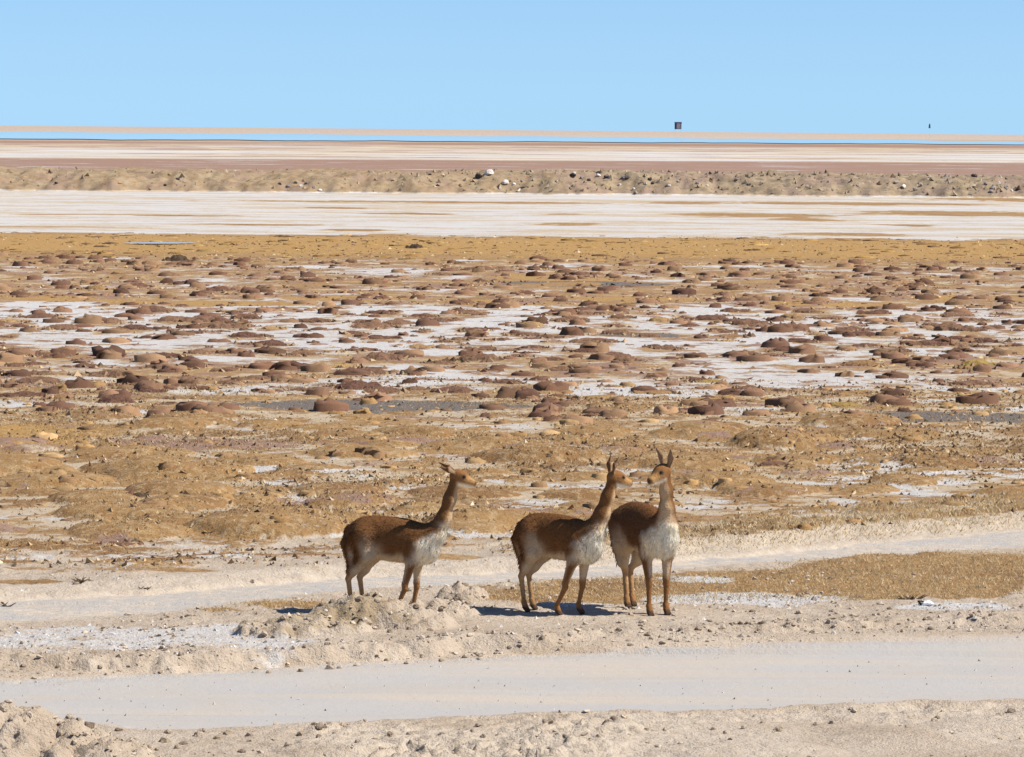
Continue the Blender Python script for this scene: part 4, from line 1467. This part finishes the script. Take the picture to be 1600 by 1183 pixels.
    def hair(name, n, mask, l0, l1, flow, stand, wid):
        wq = area * mask[quads].mean(1)
        qi = r.choice(len(quads), n, p=wq / wq.sum())
        a, b = r.random((n, 1)), r.random((n, 1))
        q = quads[qi]

        def lerp(A):
            return (A[q[:, 0]] * (1 - a) + A[q[:, 1]] * a) * (1 - b) + (A[q[:, 3]] * (1 - a) + A[q[:, 2]] * a) * b
        p0, nn, cc = lerp(P), lerp(N), lerp(col)
        L = (l0 + (l1 - l0) * r.random((n, 1)))
        fl_ = flow(p0) + .25 * r.normal(size=(n, 3))
        fl_ -= (fl_ * nn).sum(1, keepdims=True) * nn
        fl_ /= np.linalg.norm(fl_, axis=1, keepdims=True) + 1e-9
        d = fl_ * (1 - stand) + nn * stand * (.6 + .8 * r.random((n, 1)))
        d /= np.linalg.norm(d, axis=1, keepdims=True)
        sd = np.cross(d, nn + .6 * r.normal(size=(n, 3)))
        sd /= np.linalg.norm(sd, axis=1, keepdims=True) + 1e-9
        p0 = p0 - nn * .004
        mid_ = p0 + d * L * .55
        tip = p0 + d * L + np.array([0, 0, -1]) * L * .18
        ww = wid * (.6 + .8 * r.random((n, 1)))
        PP = np.stack([p0 - sd * ww, p0 + sd * ww, mid_ + sd * ww * .7, mid_ - sd * ww * .7, tip], 1).reshape(-1, 3)
        b5 = np.arange(n)[:, None] * 5
        F = np.concatenate([b5 + [[0, 1, 2]], b5 + [[0, 2, 3]], b5 + [[3, 2, 4]]])
        me2 = mesh_from(name, PP, F)
        nv = nn + .30 * d + .15 * r.normal(size=(n, 3))
        nv /= np.linalg.norm(nv, axis=1, keepdims=True)
        me2.normals_split_custom_set_from_vertices(np.repeat(nv, 5, 0).tolist())
        set_col(me2, 'tone', np.repeat((1.35 * cc * (1 + .22 * r.normal(size=(n, 1))).clip(.5, 1.6)).clip(0, .92), 5, 0))
        return link(name, me2, M_FUR, root)
    body_m = (np.isin(part, ['torso', 'tail']) | (np.isin(part, ['hleg', 'fleg']) & (z > .44)) | (nk & (z < .95))).astype(float) * (1 - .7 * bib)
    hair('fleece', 8000, body_m, .012, .027, lambda p_: np.tile(np.array([-1.0, 0, -.45]), (len(p_), 1)), .36, .0024)
    hair('chest_hair', 1700, (np.isin(part, ['torso', 'neck', 'fleg']) & (z > .50)) * np.clip(bib, 0, 1) ** 2 + 1e-6, .022, .052,
         lambda p_: np.tile(np.array([-.25, 0, -1.0]), (len(p_), 1)), .22, .0032)
    nm = ((nk & (z >= .85)) | np.isin(part, ['skull', 'cheek', 'hleg', 'fleg', 'ear'])).astype(float)
    hair('short_hair', 6000, nm, .008, .016, lambda p_: np.tile(np.array([-.3, 0, -1.0]), (len(p_), 1)), .3, .0022)
    tm = (((part == 'hleg') & (N[:, 0] < -.3) & (z > .40)) | (part == 'tail')).astype(float)
    hair('breech_hair', 1100, tm, .02, .045, lambda p_: np.tile(np.array([-.35, 0, -1.0]), (len(p_), 1)), .35, .004)
    return root


def ear(yb, em, et):
    return [((.0, yb, .075), em, et), ((.0, -yb, .075), (em[0], -em[1], em[2]), (et[0], -et[1], et[2]))]


pa, pb, pc = at(612, 963), at(872, 959), at(1007, 955)
R_ = math.radians
vicuna('leftmost vicuna standing in profile behind the dirt heap, ears laid back', pa[:2], R_(-16),
       [(.29, 0, .70, .130), (.42, 0, .785, .092), (.51, 0, .93, .066), (.57, 0, 1.12, .053), (.625, 0, 1.315, .047)], R_(8), R_(-6),
       [((-.02, .048, .062), (-.07, .062, .085), (-.16, .075, .115)), ((-.02, -.048, .062), (-.055, -.066, .080), (-.115, -.075, .085))],
       [(.19, .10), (.09, -.10), (-.31, .09), (-.365, -.09)], 1.05, 1)
vicuna('middle vicuna with pricked ears reaching its head towards its neighbour', pb[:2], R_(-33),
       [(.29, 0, .71, .130), (.39, .01, .81, .092), (.455, .03, .96, .066), (.505, .05, 1.12, .053), (.545, .07, 1.285, .047)], R_(53), R_(-6),
       [((-.02, .045, .07), (-.03, .055, .125), (-.015, .065, .20)), ((-.02, -.045, .07), (-.02, -.055, .125), (.01, -.06, .195))],
       [(.17, .10), (.06, -.11), (-.335, .07), (-.31, -.10)], 1.07, 2)
vicuna('rightmost vicuna facing the camera, its head turned to the left', pc[:2], R_(-66),
       [(.29, 0, .70, .125), (.38, .01, .80, .086), (.415, .0, .93, .058), (.425, -.01, 1.08, .047), (.42, -.02, 1.235, .043)], R_(-74), R_(-12),
       [((-.02, .045, .07), (-.03, .060, .125), (-.02, .085, .19)), ((-.02, -.045, .07), (-.03, -.060, .125), (-.02, -.085, .19))],
       [(.25, .085), (.27, -.085), (-.34, .045), (-.24, -.055)], 1.17, 3)

# ------------------------------------------------------------------ small and far things


def bm_box(vs, fs_, c, s):
    b = len(vs)
    for dx in (-.5, .5):
        for dy in (-.5, .5):
            for dz in (-.5, .5):
                vs.append((c[0] + dx * s[0], c[1] + dy * s[1], c[2] + dz * s[2]))
    fs_ += [[b + i for i in q] for q in ([0, 1, 3, 2], [4, 6, 7, 5], [0, 4, 5, 1], [2, 3, 7, 6], [0, 2, 6, 4], [1, 5, 7, 3])]


def box_obj(name, boxes, mat, parent):
    vs, fs_ = [], []
    for c, s in boxes:
        bm_box(vs, fs_, c, s)
    return link(name, mesh_from(name, np.array(vs), np.array(fs_), False), mat, parent)


def far_dir(x, y, dist):
    d = _R @ np.array([(x - 800) / FPX, -(y - 591.5) / FPX, -1.0])
    return np.array([0, 0, CAM_H]) + d * (dist / d[1])


DC = 2500.0
q = far_dir(1059.5, 202, DC)
sc_ = DC / FPX
cab = link('cabin', None)
cab.location = (q[0], q[1], 0)
tag(cab, 'boxy far cabin with a dark left side high above the horizon', 'cabin')
zb = q[2]
M_CABW, M_CABD, M_CABR, M_PROP = plain('cabin_wall', (.46, .33, .31)), plain('cabin_dark_side', (.02, .05, .09)), plain('cabin_roof', (.10, .08, .16)), plain('pale_steel', (.55, .66, .74))  # last one: sky-pale tone for the added legs and mast
wd, hg = 10.5 * sc_, 9.5 * sc_
box_obj('wall', [((wd * .12, 0, zb + hg * .5), (wd * .72, 4, hg))], M_CABW, cab)
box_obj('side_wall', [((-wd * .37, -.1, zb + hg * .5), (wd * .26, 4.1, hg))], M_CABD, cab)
rf = box_obj('roof', [((-.02, -.15, zb + hg + .25), (wd * 1.04, 4.6, .9))], M_CABR, cab)
box_obj('trim', [((wd * .48 - .3, -2.15, zb + hg * .5), (.6, .2, hg - .1)), ((wd * .12, -2.16, zb + .25), (wd * .6, .2, .4))], plain('cabin_trim', (.20, .18, .18)), cab)
for sx in (-1, 1):
    for sy in (-1, 1):
        box_obj('leg', [((sx * wd * .42, sy * 1.7, zb * .5), (.06, .06, zb))], M_PROP, cab)  # added thin supports; the mirage makes the cabin seem to float
q2 = far_dir(1452.5, 200.3, 2400)
bea = link('beacon', None)
bea.location = (q2[0], q2[1], 0)
tag(bea, 'tiny dark green beacon above the horizon at far right', 'beacon')
M_GREEN = plain('beacon_green', (.02, .10, .12))
vs, fs_ = [], []
for k in range(8):
    a = 2 * math.pi * k / 8
    vs += [(.62 * math.cos(a), .62 * math.sin(a), q2[2]), (.45 * math.cos(a), .45 * math.sin(a), q2[2] + 2.2)]
for k in range(8):
    fs_.append([2 * k, (2 * k + 2) % 16, (2 * k + 3) % 16, 2 * k + 1])
link('body', mesh_from('body', np.array(vs), np.array(fs_), False), M_GREEN, bea)
box_obj('cap', [((0, 0, q2[2] + 2.45), (.5, .5, .5))], M_GREEN, bea)
box_obj('mast', [((0, 0, q2[2] * .5), (.09, .09, q2[2]))], M_PROP, bea)  # added support in the gap that the mirage leaves below

# scrap of litter on the right verge, and dead twigs
p = at(1447, 946)
zl = float(gz(p[0], p[1])[0])
lit = link('litter', None)
lit.location = (p[0], p[1], zl)
tag(lit, 'crumpled white and black scrap of litter on the right verge', 'litter')
gx_, gy_ = np.meshgrid(np.linspace(-1, 1, 9), np.linspace(-1, 1, 7))
hz_ = .035 * (1 - .7 * gx_ ** 2) * (1 - .6 * gy_ ** 2) + .012 * fbm(gx_, gy_, 1.7, 3, .6, 2.)
top_ = np.stack([gx_ * .062 + .012, gy_ * .05, hz_ + .012], -1).reshape(-1, 3)
bot_ = top_ - np.array([0, 0, .02])
ii = np.arange(63).reshape(7, 9)
ft = np.stack([ii[:-1, :-1], ii[:-1, 1:], ii[1:, 1:], ii[1:, :-1]], -1).reshape(-1, 4)
rim = list(ii[0]) + list(ii[1:, -1]) + list(ii[-1, ::-1][1:]) + list(ii[::-1, 0][1:-1])
fr2 = [[rim[k], 63 + rim[k], 63 + rim[(k + 1) % len(rim)], rim[(k + 1) % len(rim)]] for k in range(len(rim))]
link('sheet', mesh_from('sheet', np.vstack([top_, bot_]), np.concatenate([ft, ft[:, ::-1] + 63, np.array(fr2)]), False), plain('white_plastic', (.85, .85, .86), .4), lit)
fold = link('fold', mesh_from('fold', ICO1[0] * np.array([.032, .03, .024]) * (1 + .3 * np.random.default_rng(4).normal(size=(len(ICO1[0]), 1))), ICO1[1], False),
            plain('black_plastic', (.015, .015, .02), .4), lit)
fold.location = (-.055, -.025, .025)

M_TWIG = plain('dead_twig', (.13, .09, .055), .95)


def twigs(x, y, n, size, label, seed):
    r = np.random.default_rng(seed)
    p_ = at(x, y)
    vs, fs_ = [], []
    for k in range(n):
        a = r.random() * 6.28
        st = np.array([r.normal(0, size * .25), r.normal(0, size * .2), 0])
        en = st + np.array([math.cos(a) * size * .6, math.sin(a) * size * .6, size * (.08 + .3 * r.random())])
        md = (st + en) / 2 + r.normal(0, size * .07, 3)
        b = len(vs)
        for c, rad in ((st, .009), (md, .007), (en, .003)):
            for e in range(4):
                t = e * math.pi / 2
                vs.append((c[0] + rad * math.cos(t) * .7, c[1] + rad * math.cos(t) * .7, c[2] + rad * math.sin(t)))
        for lv in (0, 4):
            for e in range(4):
                fs_.append([b + lv + e, b + lv + (e + 1) % 4, b + lv + 4 + (e + 1) % 4, b + lv + 4 + e])
        fs_ += [[b + 3, b + 2, b + 1, b], [b + 8, b + 9, b + 10, b + 11]]
    o = link('dead_twigs', mesh_from('dead_twigs', np.array(vs), np.array(fs_), False), M_TWIG)
    o.location = (p_[0], p_[1], float(gz(p_[0], p_[1])[0]) + .004)
    return tag(o, label, 'twigs')


twigs(125, 918, 14, .14, 'dark clump of dead twigs on the sand behind the left track', 1)
twigs(10, 942, 8, .12, 'dead twigs on the sand at the left edge beside the track', 2)
twigs(1428, 938, 14, .16, 'dead twigs on the verge just behind the white litter', 3)
twigs(225, 922, 5, .07, 'tiny dead sprig on the sand behind the left track', 4)
